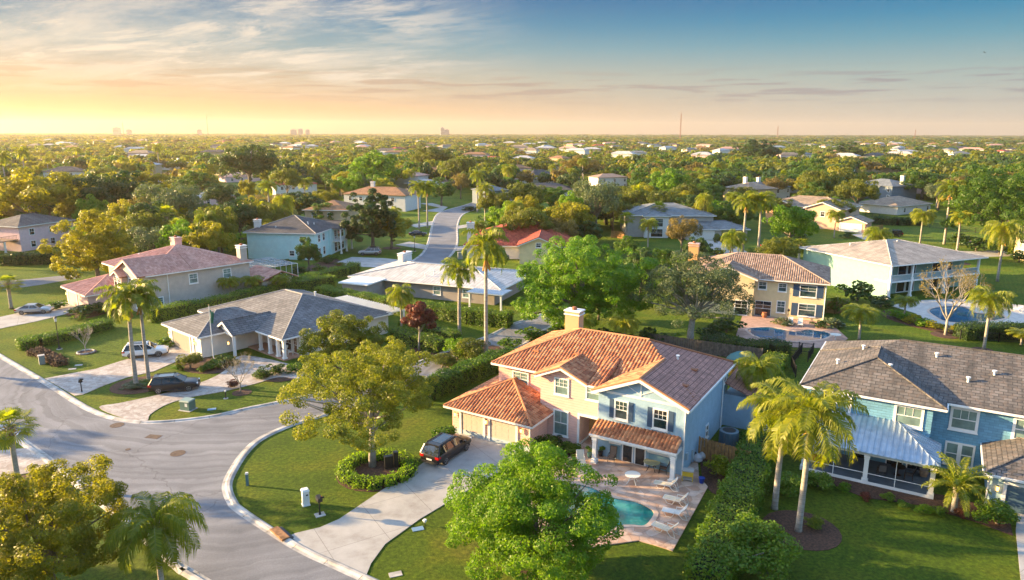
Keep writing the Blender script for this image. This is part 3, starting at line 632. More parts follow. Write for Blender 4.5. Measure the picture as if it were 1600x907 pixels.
roof_flatpink=pm('roof_flat_rose_tile',(.42,.20,.15),.75,fn=bricks(.30,.42,.025,(.25,.2,.2),.16,0.,.02),var=.15)
roof_dark=pm('roof_weathered_shingle',(.125,.115,.11),.8,var=.22,vscale=.5,fn=bricks(.62,.34,.03,(.35,.35,.35),.28,.5,.03,stain=.65,warm=(.155,.12,.10)))
roof_grey=pm('roof_grey_slate_tile',(.16,.155,.155),.75,var=.2,vscale=.4,fn=bricks(.9,.36,.03,(.3,.3,.3),.22,.5,.03,stain=.3))
roof_charc=pm('roof_charcoal',(.075,.07,.072),.8,var=.25,vscale=.6,fn=bricks(.5,.3,.02,(.4,.4,.4),.25,.5,.02,stain=.3))
roof_white=pm('roof_white_tile',(.56,.54,.51),.75,var=.12,vscale=.5,fn=bricks(.6,.42,.03,(.45,.45,.45),.10,0,.03,stain=.25))
roof_tan=pm('roof_tan_shingle',(.30,.22,.15),.8,var=.2,vscale=.5,fn=bricks(.8,.4,.02,(.4,.4,.4),.2))
roof_ochre=pm('roof_ochre_tile',(.34,.17,.075),.8,var=.2,vscale=.5,fn=bricks(.4,.4,.03,(.4,.35,.3),.2,0))
roof_slate=pm('roof_blue_grey',(.17,.19,.20),.8,var=.15,vscale=.4,fn=bricks(.8,.4,.02,(.4,.4,.4),.2))
def seamfn(nt,tc,c,b):
    sp=N(nt,'ShaderNodeSeparateXYZ'); nt.links.new(tc.outputs['UV'],sp.inputs[0]); return c
metalroof=pm('roof_metal',(.42,.50,.58),.42,metal=.5,var=.12)
def P_(c): return c
peach=pm('peach_siding',(.74,.44,.36),.7,var=.05,fn=siding(.24)); blueW=pm('blue_stucco',(.27,.41,.52),.75,var=.06,bump=.5,bscale=6)
blueB=pm('blue_brick',(.14,.33,.46),.75,var=.10,vscale=1.2,fn=bricks(.6,.22,.016,(.72,.72,.75),.10,.5,.015))
creamC=pm('cream_stucco',(.70,.66,.60),.8,var=.05,bump=.3,bscale=6); beigeD=pm('beige_stucco',(.47,.41,.35),.8,var=.07,bump=.3,bscale=6)
pinkD=pm('rose_stucco',(.60,.42,.36),.8,var=.05); mint=pm('mint_stucco',(.52,.74,.73),.8,var=.04,bump=.2,bscale=5)
taupe=pm('taupe_stucco',(.32,.28,.25),.8,var=.06); yellow=pm('yellow_stucco',(.70,.56,.32),.8,var=.06,bump=.3,bscale=5)
creamI=pm('teal_stucco',(.24,.40,.33),.8,var=.05,bump=.2,bscale=5); pinkw=pm('pink_stucco',(.74,.52,.52),.8,var=.05)
orangeW=pm('ochre_stucco',(.62,.34,.14),.7,fn=siding(.24)); whiteW=pm('white_stucco',(.66,.64,.60),.8,var=.05)
peachK=pm('apricot_stucco',(.58,.38,.26),.8,var=.05); slateW=pm('blue_grey_stucco',(.13,.17,.21),.8,var=.08); tanW=pm('tan_stucco',(.50,.36,.22),.8,var=.06)
garcream=pm('garage_door_cream',(.56,.44,.36),.6); gargrey=pm('garage_door_grey',(.24,.22,.19),.6); garwhite=pm('garage_door_white',(.68,.67,.64),.5); garblue=pm('garage_door_blue',(.06,.11,.15),.5)
black=pm('black_iron',(.015,.015,.016),.45); lampglow=bpy.data.materials.new('lamp_glow'); lampglow.use_nodes=True
_b=lampglow.node_tree.nodes['Principled BSDF']; _b.inputs['Base Color'].default_value=(.8,.4,.1,1); _b.inputs['Emission Color'].default_value=(1,.5,.12,1); _b.inputs['Emission Strength'].default_value=1.6
ALLH=[]
class House:
    def __init__(s,name,px,py,az,label,world=None,cat='house',group=None):
        p=Vector(world) if world else g(px,py); s.az=R_(az); s.o=empty(name,(p[0],p[1],0),-s.az,label,cat,group); s.p=p
        ALLH.append(s)
        s.uu=Vector((math.cos(s.az),-math.sin(s.az),0)); s.vv=Vector((math.sin(s.az),math.cos(s.az),0))
    def world(s,u,v,z=0): return Vector((s.p[0],s.p[1],0))+s.uu*u+s.vv*v+Vector((0,0,z))
    def wall(s,r,z1,mat,z0=-.1,name='wall'): return MB().box(r[0],r[1],r[2],r[3],z0,z1).build(name,mat,s.o)
    def gwall(s,u0,u1,v0,v1,z0,zp,mat,axis='v'):
        m=(u0+u1)/2 if axis=='v' else (v0+v1)/2; mb=MB()
        if axis=='v': a=[(u0,v0,z0),(u1,v0,z0),(m,v0,zp)]; b=[(u0,v1,z0),(u1,v1,z0),(m,v1,zp)]
        else: a=[(u1,v0,z0),(u1,v1,z0),(u1,m,zp)]; b=[(u0,v0,z0),(u0,v1,z0),(u0,m,zp)]
        mb.add(a+b,[(0,1,2),(5,4,3),(0,2,5,3),(1,4,5,2),(0,3,4,1)]).build('gable',mat,s.o)
    def roof(s,polys,mat,t=.16,tiles=None,caps=None,name='roof',capmat=None):
        mb=MB()
        for p in polys: mb.slab(p,t)
        und=mat
        o=mb.build(name,[mat],s.o)
        if tiles:
            tm=MB()
            for p in polys: tile_poly(tm,p)
            tm.build('tiles',tiles,o)
        if caps:
            cm=MB()
            for a,b in caps: cm.tube([Vector(a)+Vector((0,0,.03)),Vector(b)+Vector((0,0,.03))],.11 if tiles else .08,6)
            cm.build('ridge_cap',capmat or tiles or mat,o)
        return o
    def gutter(s,segs,w=.13,mat=None):
        mb=MB()
        for a,b in segs: mb.bar(a,b,w,.17)
        return mb.build('gutter',mat or white,s.o)
    def hip(s,u0,u1,v0,v1,z,sl,mat,tiles=None,caps=True,name='roof',gut=True,slv=None,capmat=None):
        slv=slv or sl; a,b=u1-u0,v1-v0
        if a*sl>=b*slv: h=b/2*slv; k=h/sl; m=(v0+v1)/2; r0=(u0+k,m,z+h); r1=(u1-k,m,z+h)
        else: h=a/2*sl; k=h/slv; m=(u0+u1)/2; r0=(m,v0+k,z+h); r1=(m,v1-k,z+h)
        A,B,C,D=(u0,v0,z),(u1,v0,z),(u1,v1,z),(u0,v1,z)
        if a*sl>=b*slv: polys=[(A,B,r1,r0),(B,C,r1),(C,D,r0,r1),(D,A,r0)]; hips=[(A,r0),(D,r0),(B,r1),(C,r1),(r0,r1)]
        else: polys=[(A,B,r0),(B,C,r1,r0),(C,D,r1),(D,A,r0,r1)]; hips=[(A,r0),(B,r0),(C,r1),(D,r1),(r0,r1)]
        s.roof(polys,mat,.16,tiles,hips if caps else None,name,capmat)
        if gut:
            zz=z-.1; s.gutter([((u0,v0-.02,zz),(u1,v0-.02,zz)),((u1+.02,v0,zz),(u1+.02,v1,zz)),((u0-.02,v1,zz),(u0-.02,v0,zz)),((u1,v1+.02,zz),(u0,v1+.02,zz))])
        return r0,r1
    def gable(s,u0,u1,v0,v1,z,h,mat,axis='v',tiles=None,rake=True,name='roof'):
        if axis=='v': m=(u0+u1)/2; polys=[((u0,v0,z),(m,v0,z+h),(m,v1,z+h),(u0,v1,z)),((u1,v0,z),(u1,v1,z),(m,v1,z+h),(m,v0,z+h))]; ridge=((m,v0,z+h),(m,v1,z+h)); rk=[((u0,v0,z),(m,v0,z+h)),((m,v0,z+h),(u1,v0,z))]
        else: m=(v0+v1)/2; polys=[((u0,v0,z),(u1,v0,z),(u1,m,z+h),(u0,m,z+h)),((u1,v1,z),(u0,v1,z),(u0,m,z+h),(u1,m,z+h))]; ridge=((u0,m,z+h),(u1,m,z+h)); rk=[((u1,v0,z),(u1,m,z+h)),((u1,m,z+h),(u1,v1,z))]
        s.roof(polys,mat,.16,tiles,[ridge]+(rk if tiles else []),name)
        if rake:
            mb=MB()
            for a,b in rk: mb.bar(Vector(a)-Vector((0,0,.16)),Vector(b)-Vector((0,0,.16)),.08,.24)
            mb.build('fascia',white,s.o)
        return polys
    def win(s,face,c,a0,a1,z0,z1,frame=None,gl=None,grid=(2,2),sill=True,shut=None,name='window',label=None,trim=.13,sash=True):
        """face: 'v-','v+','u+','u-' = direction the wall faces; c = plane coordinate"""
        frame=frame or white; gl=gl or blind; sg=-1 if face[1]=='-' else 1; ax=face[0]
        def pt(a,d,z): return (a,c+sg*d,z) if ax=='v' else (c+sg*d,a,z)
        def bx(mb,a,b,d0,d1,za,zb,m=0):
            p,q=pt(a,d0,za),pt(b,d1,zb); mb.box(min(p[0],q[0]),max(p[0],q[0]),min(p[1],q[1]),max(p[1],q[1]),za,zb,m)
        fr=MB(); t=trim
        bx(fr,a0-t,a0,-.05,.07,z0-t,z1+t); bx(fr,a1,a1+t,-.05,.07,z0-t,z1+t); bx(fr,a0,a1,-.05,.07,z1,z1+t); bx(fr,a0,a1,-.05,.07,z0-t,z0)
        zm=(z0+z1)/2
        if sash: bx(fr,a0,a1,0,.055,zm-.035,zm+.035)
        n,mrow=grid
        for i in range(1,n):
            x=a0+(a1-a0)*i/n; bx(fr,x-.018,x+.018,.02,.05,(zm if sash else z0)+.03,z1)
        if sash:
            for i in range(1,mrow): z=zm+(z1-zm)*i/mrow; bx(fr,a0,a1,.02,.049,z-.015,z+.015)
        o=fr.build(name,frame,s.o)
        if label: o['label']=label
        pn=MB(); bx(pn,a0,a1,0,.025,z0,z1); pn.build('pane',gl,o)
        if sill: sb=MB(); bx(sb,a0-t-.05,a1+t+.05,.0,.14,z0-t-.08,z0-t); sb.build('sill',frame,o)
        if shut:
            w_=(a1-a0)*.42
            for k in (0,1):
                mb=MB(); x0=a0-t-w_ if k==0 else a1+t; bx(mb,x0,x0+w_,0,.06,z0-.1,z1+.1)
                for i in range(8): z=z0+(z1-z0)*i/8; bx(mb,x0+.05,x0+w_-.05,.06,.075,z+.02,z+.1)
                mb.build('shutter',shut,s.o)
        return o
    def gar(s,face,c,a0,a1,z1,mat,frame=None,rows=4,cols=4,trim=.22):
        frame=frame or white; sg=-1 if face[1]=='-' else 1; ax=face[0]
        def bx(mb,a,b,d0,d1,za,zb):
            p,q=((a,c+sg*d0),(b,c+sg*d1)) if ax=='v' else ((c+sg*d0,a),(c+sg*d1,b)); mb.box(min(p[0],q[0]),max(p[0],q[0]),min(p[1],q[1]),max(p[1],q[1]),za,zb)
        fr=MB(); bx(fr,a0-trim,a0,-.05,.09,0,z1+trim); bx(fr,a1,a1+trim,-.05,.09,0,z1+trim); bx(fr,a0,a1,-.05,.09,z1,z1+trim); f=fr.build('door_frame',frame,s.o)
        d=MB(); bx(d,a0,a1,0,.02,.02,z1)
        for i in range(rows):
            for j in range(cols):
                za=.04+(z1-.04)*i/rows; zb=.04+(z1-.04)*(i+1)/rows; xa=a0+(a1-a0)*j/cols; xb=a0+(a1-a0)*(j+1)/cols
                bx(d,xa+.09,xb-.09,.02,.027,za+.09,zb-.09)
            bx(d,a0,a1,.02,.028,za+.012,za+.022)
        d.build('garage_door',mat,s.o)
    def lamp(s,face,c,a,z):
        sg=-1 if face[1]=='-' else 1
        def P(d,z_): return (a,c+sg*d,z_) if face[0]=='v' else (c+sg*d,a,z_)
        o=MB().bar(P(0,z+.1),P(.16,z+.30),.04,.04).bar(P(.16,z-.26),P(.16,z+.3),.03,.03).lathe([(.02,z+.34),(.1,z+.24),(.02,z+.2)],P(.16,0),6).lathe([(.08,z-.12),(.03,z-.22),(.01,z-.26)],P(.16,0),6).build('wall_lantern',black,s.o)
        MB().lathe([(.07,z-.12),(.09,z+.06),(.08,z+.2)],P(.16,0),6).build('lantern_glass',lampglow,o)
    def door(s,face,c,a0,a1,z1,mat=None,name='door'):
        s.win(face,c,a0,a1,.08,z1,gl=mat or glassd,sill=False,name=name,sash=False,grid=(1,1),trim=.1)
    def chimney(s,u,v,z0,z1,w=.9,d=.9,mat=None,cap=None,parent=None):
        mb=MB().box(u-w/2,u+w/2,v-d/2,v+d/2,z0,z1); c=mb.build('chimney',mat,s.o)
        m2=MB().box(u-w/2-.1,u+w/2+.1,v-d/2-.1,v+d/2+.1,z1-.35,z1-.22).box(u-w/2-.12,u+w/2+.12,v-d/2-.12,v+d/2+.12,z1-.01,z1+.12); m2.build('chimney_trim',cap or white,c)
        MB().lathe([(.26,z1+.12),(.28,z1+.32),(.16,z1+.42)],(u,v,0),8).build('chimney_pot',pm('terracotta_pot',(.33,.12,.05),.8),c)
    def col(s,u,v,z1,w=.3,mat=None,z0=0,name='column'):
        mb=MB().box(u-w/2,u+w/2,v-w/2,v+w/2,z0,z1).box(u-w*.72,u+w*.72,v-w*.72,v+w*.72,z0,z0+.38).box(u-w*.66,u+w*.66,v-w*.66,v+w*.66,z1-.22,z1-.005).box(u-w*.58,u+w*.58,v-w*.58,v+w*.58,z1-.4,z1-.3); mb.build(name,mat or white,s.o)
    def vent(s,u,v,z,h=.45): MB().lathe([(.09,z-.2),(.09,z+h*.7),(.17,z+h*.7),(.17,z+h)],(u,v,0),8).build('roof_vent',white,s.o)
def tile_poly(mb,poly,per=.31,tl=.42,amp=.075):
    P=[Vector(p) for p in poly]; n=(P[1]-P[0]).cross(P[2]-P[0]).normalized()
    if n.z<0: n=-n
    h=Vector((0,0,1)).cross(n).normalized(); s_=n.cross(h); o=P[0]
    Q=[((p-o).dot(h),(p-o).dot(s_)) for p in P]; a0=min(q[0] for q in Q); a1=max(q[0] for q in Q); bmin=min(q[1] for q in Q)
    prof=[(0,0),(.07,.045),(.155,amp),(.24,.045),(.30,0)]
    k=0; a=a0+.01
    while a<a1-.05:
        c=a+per/2; ys=[]
        for i in range(len(Q)):
            (x0,y0),(x1,y1)=Q[i],Q[(i+1)%len(Q)]
            if (x0-c)*(x1-c)<0: ys.append(y0+(y1-y0)*(c-x0)/(x1-x0))
        if len(ys)>=2:
            b0,b1=min(ys)-.03,max(ys); 
            kk=math.floor((b0-bmin)/tl); b=bmin-.03+kk*tl
            while b<b1-.1:
                s0=max(b,b0); s1=min(b+tl,b1)
                if s1-s0>.08:
                    vs=[]
                    for x,z in prof: vs.append(o+h*(a+x)+s_*s0+n*(z+.045))
                    for x,z in prof: vs.append(o+h*(a+x)+s_*s1+n*(z+.012))
                    vs.append(o+h*(a)+s_*s0+n*.0); vs.append(o+h*(a+.3)+s_*s0+n*.0)
                    mb.add(vs,[(i,i+1,i+6,i+5) for i in range(4)]+[(10,11,4,3,2,1,0)])
                b+=tl
        a+=per
# ======== the peach and blue two-storey house (hero)
A=House('two_storey_house',826.8,705.8,31.2,'peach and sky-blue two-storey house with a ribbed terracotta roof beside the kidney pool')
o_salm=pm('roof_underlay',(.30,.12,.06),.8)
A.wall((-8.15,0.,0,7.5),2.6,peach); A.wall((-6.0,-.75,4.6,15.6),5.75,peach)
A.wall((-.75,3.15,3.28,10),6.0,peach); A.wall((3.15,5.3,3.28,10),6.0,peach,z0=2.95); A.wall((3.15,5.25,5.4,10),2.95,orangeW,z0=-.1)
A.wall((5.25,12.7,2.5,15.6),5.8,blueW); A.wall((-.7,5.3,9.9,15.5),5.8,peach)
tm=roof_salmon
A.hip(-8.7,.55,-.55,11.5,2.62,.42,o_salm,tm)
# main hip roof; right slope carries flat rose tiles
zr=8.55; A_,B_,C_,D_=(-6.5,4.1,5.8),(13.15,4.1,5.8),(13.15,16.2,5.8),(-6.5,16.2,5.8); k_=(zr-5.8)/.43; r0=(-6.5+k_,10.15,zr); r1=(13.15-k_,10.15,zr)
A.roof([(A_,B_,r1,r0),(C_,D_,r0,r1),(D_,A_,r0)],o_salm,.16,tm,[(A_,r0),(D_,r0),(r0,r1),(C_,r1)])
A.roof([(B_,C_,r1)],roof_flatpink,.14)
A.gutter([((-6.5,4.07,5.7),(13.1,4.07,5.7)),((13.17,2.1,5.7),(13.17,16.2,5.7)),((-6.52,4.1,5.7),(-6.52,16.2,5.7))])
# centre front gable
A.gwall(-.75,3.6,3.28,8,5.95,7.02,peach); A.wall((3.5,5.3,3.29,9),6.0,peach,z0=5.5,name='upper_wall')
A.gable(-1.15,4.05,2.8,8.6,5.98,1.13,o_salm,tiles=tm); A.roof([((4.0,2.85,5.98),(5.3,2.85,5.98),(5.3,7.2,7.3),(4.0,7.2,7.3))],o_salm,.14,tm)
A.gutter([((3.9,2.82,5.9),(5.3,2.82,5.9))])
# blue gable wing
A.gwall(5.25,12.7,2.5,9,5.78,7.4,blueW)
gp=(8.98,2.05,7.68)
A.roof([((4.8,2.05,5.88),gp,(8.98,8.1,7.68),(4.8,8.1,5.88))],o_salm,.16,tm,[((4.8,2.05,5.9),gp),(gp,(13.16,2.05,5.9)),(gp,(8.98,8.0,7.72))])
A.roof([((13.16,2.05,5.84),(13.16,5.0,5.84),(8.98,8.3,7.68),gp)],roof_flatpink,.15)
fm=MB().bar((4.8,2.0,5.72),(8.98,2.0,7.52),.07,.26).bar((8.98,2.0,7.52),(13.16,2.0,5.70),.07,.26).box(6.0,12.2,2.46,2.5,5.78,5.98).box(8.94,9.04,2.46,2.5,5.98,7.4).bar((8.98,2.48,6.15),(7.6,2.48,6.85),.03,.05).bar((8.98,2.48,6.15),(10.4,2.48,6.85),.03,.05)
fm.build('gable_trim',white,A.o)
A.win('v-',4.6,-4.35,-2.85,3.95,5.15,gl=blind); A.win('v-',3.28,.78,1.98,4.5,6.0-.15,gl=blind,grid=(3,2)); A.win('v-',3.28,.75,1.98,.7,2.85,gl=blind,grid=(2,1)); A.win('v-',3.28,3.85,4.95,4.6,5.75,gl=blind,grid=(3,2))
A.win('v-',2.5,6.85,7.85,3.8,5.25,gl=glass,grid=(3,2),shut=bluetrim); A.win('v-',2.5,10.2,11.25,3.7,5.2,gl=glassd,grid=(3,2),shut=bluetrim)
A.win('v-',2.5,6.5,7.3,1.5,2.15,gl=blind,sill=False,grid=(1,1),sash=False); A.win('v-',2.5,9.9,11.8,1.5,2.1,gl=blind,sill=False,grid=(1,1),sash=False)
MB().box(6.45,7.35,2.44,2.5,.15,1.3).build('wall_panel',pm('panel_blue',(.16,.30,.38),.6),A.o); MB().box(9.9,11.9,2.44,2.5,.1,1.3).build('wall_panel',MATS['panel_blue'],A.o)
for u in (7.65,8.75): A.door('v-',2.5,u,u+.8,2.1,glassd,'patio_door')
MB().box(3.0,3.2,3.2,3.27,0,3.1).box(3.2,5.25,3.2,3.27,2.85,3.1).box(3.14,3.24,3.28,5.4,0,.25).build('entry_trim',white,A.o); A.door('v-',5.4,4.1,5.1,2.3,pm('door_wine',(.12,.03,.03),.5),'front_door')
A.gar('v-',0,-7.1,-4.75,2.25,garcream); A.gar('v-',0,-4.0,-1.35,2.25,garcream)
for u in (-7.75,-4.38,-.75): A.lamp('v-',0,u,1.75)
MB().box(-8.2,.05,-.03,.0,-.05,.45).box(-8.18,-8.14,0,7.5,0,.4).build('plinth',pm('plinth_blue',(.42,.50,.55),.7),A.o)
# porch roof
A.roof([((5.3,.75,2.62),(12.75,.75,2.62),(12.5,2.5,3.3),(5.25,2.5,3.3))],o_salm,.1,tm); MB().box(5.35,12.7,.85,1.0,2.3,2.5).box(5.35,5.5,1.0,2.5,2.3,2.5).box(12.5,12.65,1.0,2.5,2.3,2.5).build('porch_beam',white,A.o)
A.gutter([((5.3,.72,2.58),(12.75,.72,2.58))])
A.col(5.75,.95,2.32,.34); A.col(12.45,.95,2.32,.34)
A.chimney(-1.9,12.2,6.5,9.7,1.5,1.1,pm('chimney_peach',(.62,.34,.18),.8),white)
MB().tube([(12.78,2.42,5.6),(12.78,2.42,.1)],.06,6).build('downpipe',white,A.o); MB().tube([(.12,-.1,2.5),(.12,-.1,.1)],.055,6).build('downpipe',white,A.o); MB().tube([(12.8,13.6,5.6),(12.8,13.6,.1)],.06,6).build('downpipe',white,A.o)
A.win('u+',12.7,8.9,9.5,.9,1.9,gl=glassd,grid=(1,1)); A.win('u+',12.7,13.9,14.6,4.4,5.3,gl=glassd,grid=(1,1))
MB().box(12.7,12.9,3.2,3.5,1.1,1.7).build('meter_box',pm('meter_grey',(.35,.42,.45),.5),A.o); MB().box(12.7,12.85,5.,5.3,.2,1.3).build('service_box',MATS['meter_grey'],A.o)
# rear lean-to on the right side and rear screen cage
A.wall((12.7,15.2,14.6,18.5),3.1,blueW); A.roof([((15.7,14.2,3.3),(15.7,19,3.3),(12.7,19,4.4),(12.7,14.2,4.4))],roof_flatpink,.14)
for u,v,z in ((-2.9,6.4,6.85),(1.0,6.9,7.05),): MB().box(u-.25,u+.25,v-.15,v+.15,z,z+.16).build('roof_vent',roof_salmon,A.o)
for u,v in ((11.2,9.5),(11.6,5.6)): MB().box(u-.3,u+.3,v-.2,v+.2,5.8+(13.15-u)*.43,5.8+(13.15-u)*.43+.14).build('roof_vent',o_salm,A.o)
A.vent(9.6,9.7,7.35,.35)
cg=empty('screen_cage',A.world(3.5,19.2),-A.az,'grey aluminium screen cage behind the terracotta roofed peach house','screen enclosure')
mb=MB()
for i in range(6):
    for j in range(3): mb.bar((-6+i*2.4,-3+j*3,0),(-6+i*2.4,-3+j*3,3.0),.07,.07)
for i in range(6): mb.bar((-6+i*2.4,-3,3.0),(-6+i*2.4,3,3.0),.07,.07)
for j in range(3): mb.bar((-6,-3+j*3,3.0),(6,-3+j*3,3.0),.07,.07)
mb.build('frame',pm('aluminium',(.5,.52,.55),.4,metal=.7),cg)
scr=bpy.data.materials.new('screen_mesh'); scr.use_nodes=True; nt=scr.node_tree; b=nt.nodes['Principled BSDF']; b.inputs['Base Color'].default_value=(.25,.28,.3,1); b.inputs['Alpha'].default_value=.35
MB().box(-6,6,-3,3,3.02,3.03).build('screen_roof',scr,cg)
# ======== right: blue brick house with dark roof
B=House('two_storey_house',1457.5,758.1,31.2,'bright blue two-storey house with a dark weathered shingle roof and a silver metal porch roof')
B.wall((-10.1,-.6,2.0,16.5),5.75,blueB); B.wall((-.65,12.5,3.8,16.5),5.75,blueB)
B.hip(-10.6,13,3.4,17.0,5.8,.43,roof_dark,None,False,slv=.43,gut=False); MB().tube([(-3.8,10.2,8.75),(6.2,10.2,8.75)],.08,6).tube([(6.2,10.2,8.75),(13,3.4,5.83)],.08,6).build('ridge_cap',roof_dark,B.o); B.hip(-10.64,.3,1.6,13.,5.79,.42,roof_dark,None,True,slv=.60,gut=False)
B.gutter([((-10.6,1.57,5.68),(.32,1.57,5.68)),((.33,1.6,5.68),(.33,3.4,5.68)),((.3,3.37,5.68),(13,3.37,5.68)),((-10.66,1.6,5.68),(-10.66,17,5.68))])
for u,v,z in ((-8.3,6.2,6.8),(-6.6,9.6,7.5),(-.8,8.6,8.0),(1.6,6.1,7.0),(-4.1,4.9,7.45),(3.4,7.4,7.5)): B.vent(u,v,z,.42)
B.win('v-',2.0,-3.15,-1.4,3.85,5.3,gl=blind,grid=(3,1),trim=.2); B.win('v-',2.0,-8.4,-6.7,3.9,5.3,gl=blind,grid=(3,1),trim=.2); B.win('v-',3.8,.8,2.4,3.7,5.25,gl=blind,grid=(3,1),trim=.2); B.win('v-',3.8,5.0,6.6,3.7,5.25,gl=blind,grid=(3,1),trim=.2)
B.win('v-',3.8,.7,1.45,.6,2.3,gl=blind,grid=(1,1),trim=.15); B.win('v-',3.8,1.75,2.5,.6,2.3,gl=blind,grid=(1,1),trim=.15)
# porch
pz=2.7; e0=(-9.6,-2.8,pz); e1=(.25,-2.8,pz); t0=(-7.0,2.0,3.95); t1=(-3.0,2.0,3.95); w0=(-9.6,2.0,pz+.05); w1=(.25,2.0,pz+.05)
B.roof([(e0,e1,t1,t0),(e1,w1,t1),(w0,e0,t0)],metalroof,.1,name='porch_roof')
sm=MB()
for i in range(24):
    u=-9.4+i*.42
    if u>.1: break
    f=1. if -7<=u<=-3 else ((u+9.6)/2.6 if u<-7 else (.25-u)/3.25); f=max(0,min(1,f)); sm.bar((u,-2.8,pz+.05),(u,-2.8+4.8*f,pz+.05+1.25*f),.04,.07)
for i in range(9): v=-2.6+i*.5; f=1-(v+2.8)/4.8; sm.bar((.25,v,pz+.05),(.25-3.25*(1-f)*1.,v,pz+.05+1.25*(1-f)),.04,.07)
sm.bar(e1,t1,.08,.12).bar(e0,t0,.08,.12).build('standing_seam',metalroof,B.o)
MB().box(-9.4,.05,-2.6,-2.35,2.4,2.62).box(-.2,.05,-2.35,2.0,2.4,2.62).box(-9.4,-9.15,-2.35,2.0,2.4,2.62).build('porch_beam',white,B.o)
for u in (-9.2,-4.65,-.15): B.col(u,-2.45,2.45,.32)
MB().box(-9.3,0,-2.6,2.0,-.05,.14).build('porch_floor',pm('porch_tile',(.09,.12,.15),.7,var=.1),B.o); MB().box(-9.3,0,-2.66,-2.6,0,.26).build('porch_kerb',white,B.o)
MB().box(-9.1,0,-2.5,-2.47,.85,.9).box(-2.6,-2.55,-2.5,-2.45,.14,2.4).box(-7.0,-6.95,-2.5,-2.45,.14,2.4).box(-.12,-.07,-2.4,2,.85,.9).build('screen_rail',white,B.o)
for u in (-8.2,-5.9,-3.4,-1.9): B.door('v-',2.0,u,u+1.1,2.15,glassd,'porch_door')
# garage wing at the picture edge
B.wall((3.5,10.5,-1.75,3.9),2.75,pm('pale_aqua_wall',(.32,.46,.50),.8)); B.hip(3.0,11.0,-2.25,6.,2.8,.42,roof_dark); B.gar('v-',-1.75,4.5,9.2,2.1,garblue); B.lamp('v-',-1.75,3.95,1.6)
MB().tube([(3.35,-1.9,2.7),(3.35,-1.9,.1)],.06,6).build('downpipe',white,B.o)
def sub(parentless): pass
# ======== left: single-storey white house with grey tile roof
C=House('single_storey_house',315,545.5,41,'cream single-storey house with a grey slate-tile hip roof and white columned porch behind the flagpole')
C.wall((-5.1,3.8,-1.75,9),2.75,creamC); C.wall((-8.3,12.0,6.6,20.5),2.75,creamC)
C.hip(-8.8,12.5,4.0,21.,2.8,.33,roof_grey,None,gut=True,capmat=pm('ridge_grey',(.30,.29,.28),.8)); C.hip(-5.6,4.3,-2.3,9.4,2.81,.33,roof_grey,None,capmat=MATS['ridge_grey'])
C.gwall(2.2,6.2,1.2,6,2.7,3.9,creamC); C.gable(1.9,6.5,.9,7.5,2.83,1.35,roof_grey); MB().box(2.3,2.6,1.2,1.5,0,2.8).box(5.8,6.1,1.2,1.5,0,2.8).box(2.2,6.2,1.15,1.45,2.55,2.8).build('entry_arch',white,C.o)
C.gar('v-',-1.75,-3.9,.9,2.15,gargrey,cols=6); C.lamp('v-',-1.75,-4.6,1.6); C.lamp('v-',-1.75,2.2,1.6)
for u in (6.6,8.8,10.6,12.0): C.col(u,4.5,2.6,.34)
C.col(12.0,7.6,2.6,.34)
MB().box(6.2,12.3,4.3,4.7,2.5,2.75).build('porch_beam',white,C.o); MB().box(3.9,12.3,4.2,6.6,-.05,.18).build('porch_floor',pm('porch_brick',(.42,.24,.16),.8,var=.15),C.o)
C.win('v-',6.6,7.0,8.2,.7,2.2); C.win('v-',6.6,8.9,10.2,.3,2.2,gl=glassd); C.win('u+',12.0,10,11.5,.8,2.1); C.win('v-',6.6,10.8,11.5,.3,2.2,gl=pm('teak_door',(.2,.09,.04),.5),name='door'); C.lamp('v-',6.6,6.5,1.6); C.lamp('v-',1.2,5.1,1.5)
C.vent(3.2,15,5.0)
MB().tube([(2.0,-1.8,2.6),(2.0,-1.8,.1)],.06,6).build('downpipe',white,C.o)
pg=empty('pergola',C.world(12.6,20.8),-C.az,'white slatted pergola at the back of the grey roofed cream house','pergola')
mb=MB()
for i in range(26): mb.bar((-13+i*.52,-.6,2.95),(-13+i*.52,2.2,2.95),.08,.16)
mb.build('slats',white,pg); MB().bar((-13,2.0,2.8),(0.2,2.0,2.8),.12,.2).bar((-13,-.4,2.8),(.2,-.4,2.8),.12,.2).bar((0,2,0),(0,2,2.8),.2,.2).bar((-6.5,2,0),(-6.5,2,2.8),.2,.2).build('beam',white,pg)
# ======== left back: beige and rose two-storey house
D=House('two_storey_house',133,470,41,'beige two-storey house with rose-pink barrel tile roof and two chimneys on the left side')
D.wall((-.1,9.3,-2.5,6),2.75,pinkD); D.hip(-.6,9.9,-3.0,8.0,2.8,.34,o_salm,roof_pink); D.gar('v-',-2.5,.9,4.6,2.2,garcream); D.lamp('v-',-2.5,.3,1.6)
D.wall((.3,16.3,4.,20.2),5.75,beigeD); D.wall((8.0,16.3,2.5,5),5.75,beigeD); D.gwall(8.,16.3,2.5,8,5.7,7.6,beigeD)
D.hip(-.3,16.8,3.3,20.7,5.8,.33,o_salm,roof_pink); D.gable(7.55,16.78,2.0,10.5,5.82,2.05,o_salm,tiles=roof_pink)
D.wall((8.6,11.6,1.7,3.),5.2,pinkD); D.gwall(8.6,11.6,1.7,3,5.2,5.9,pinkD); D.gable(8.3,11.9,1.3,4.0,5.25,.85,o_salm,tiles=roof_pink)
D.win('v-',1.7,8.95,9.9,3.6,5.0,gl=glassd); D.win('v-',1.7,10.2,11.2,3.6,5.0,gl=glassd); D.win('v-',2.5,12.4,13.4,3.6,5.0,gl=glassd); D.win('v-',2.5,13.6,14.6,3.6,5.0,gl=glassd)
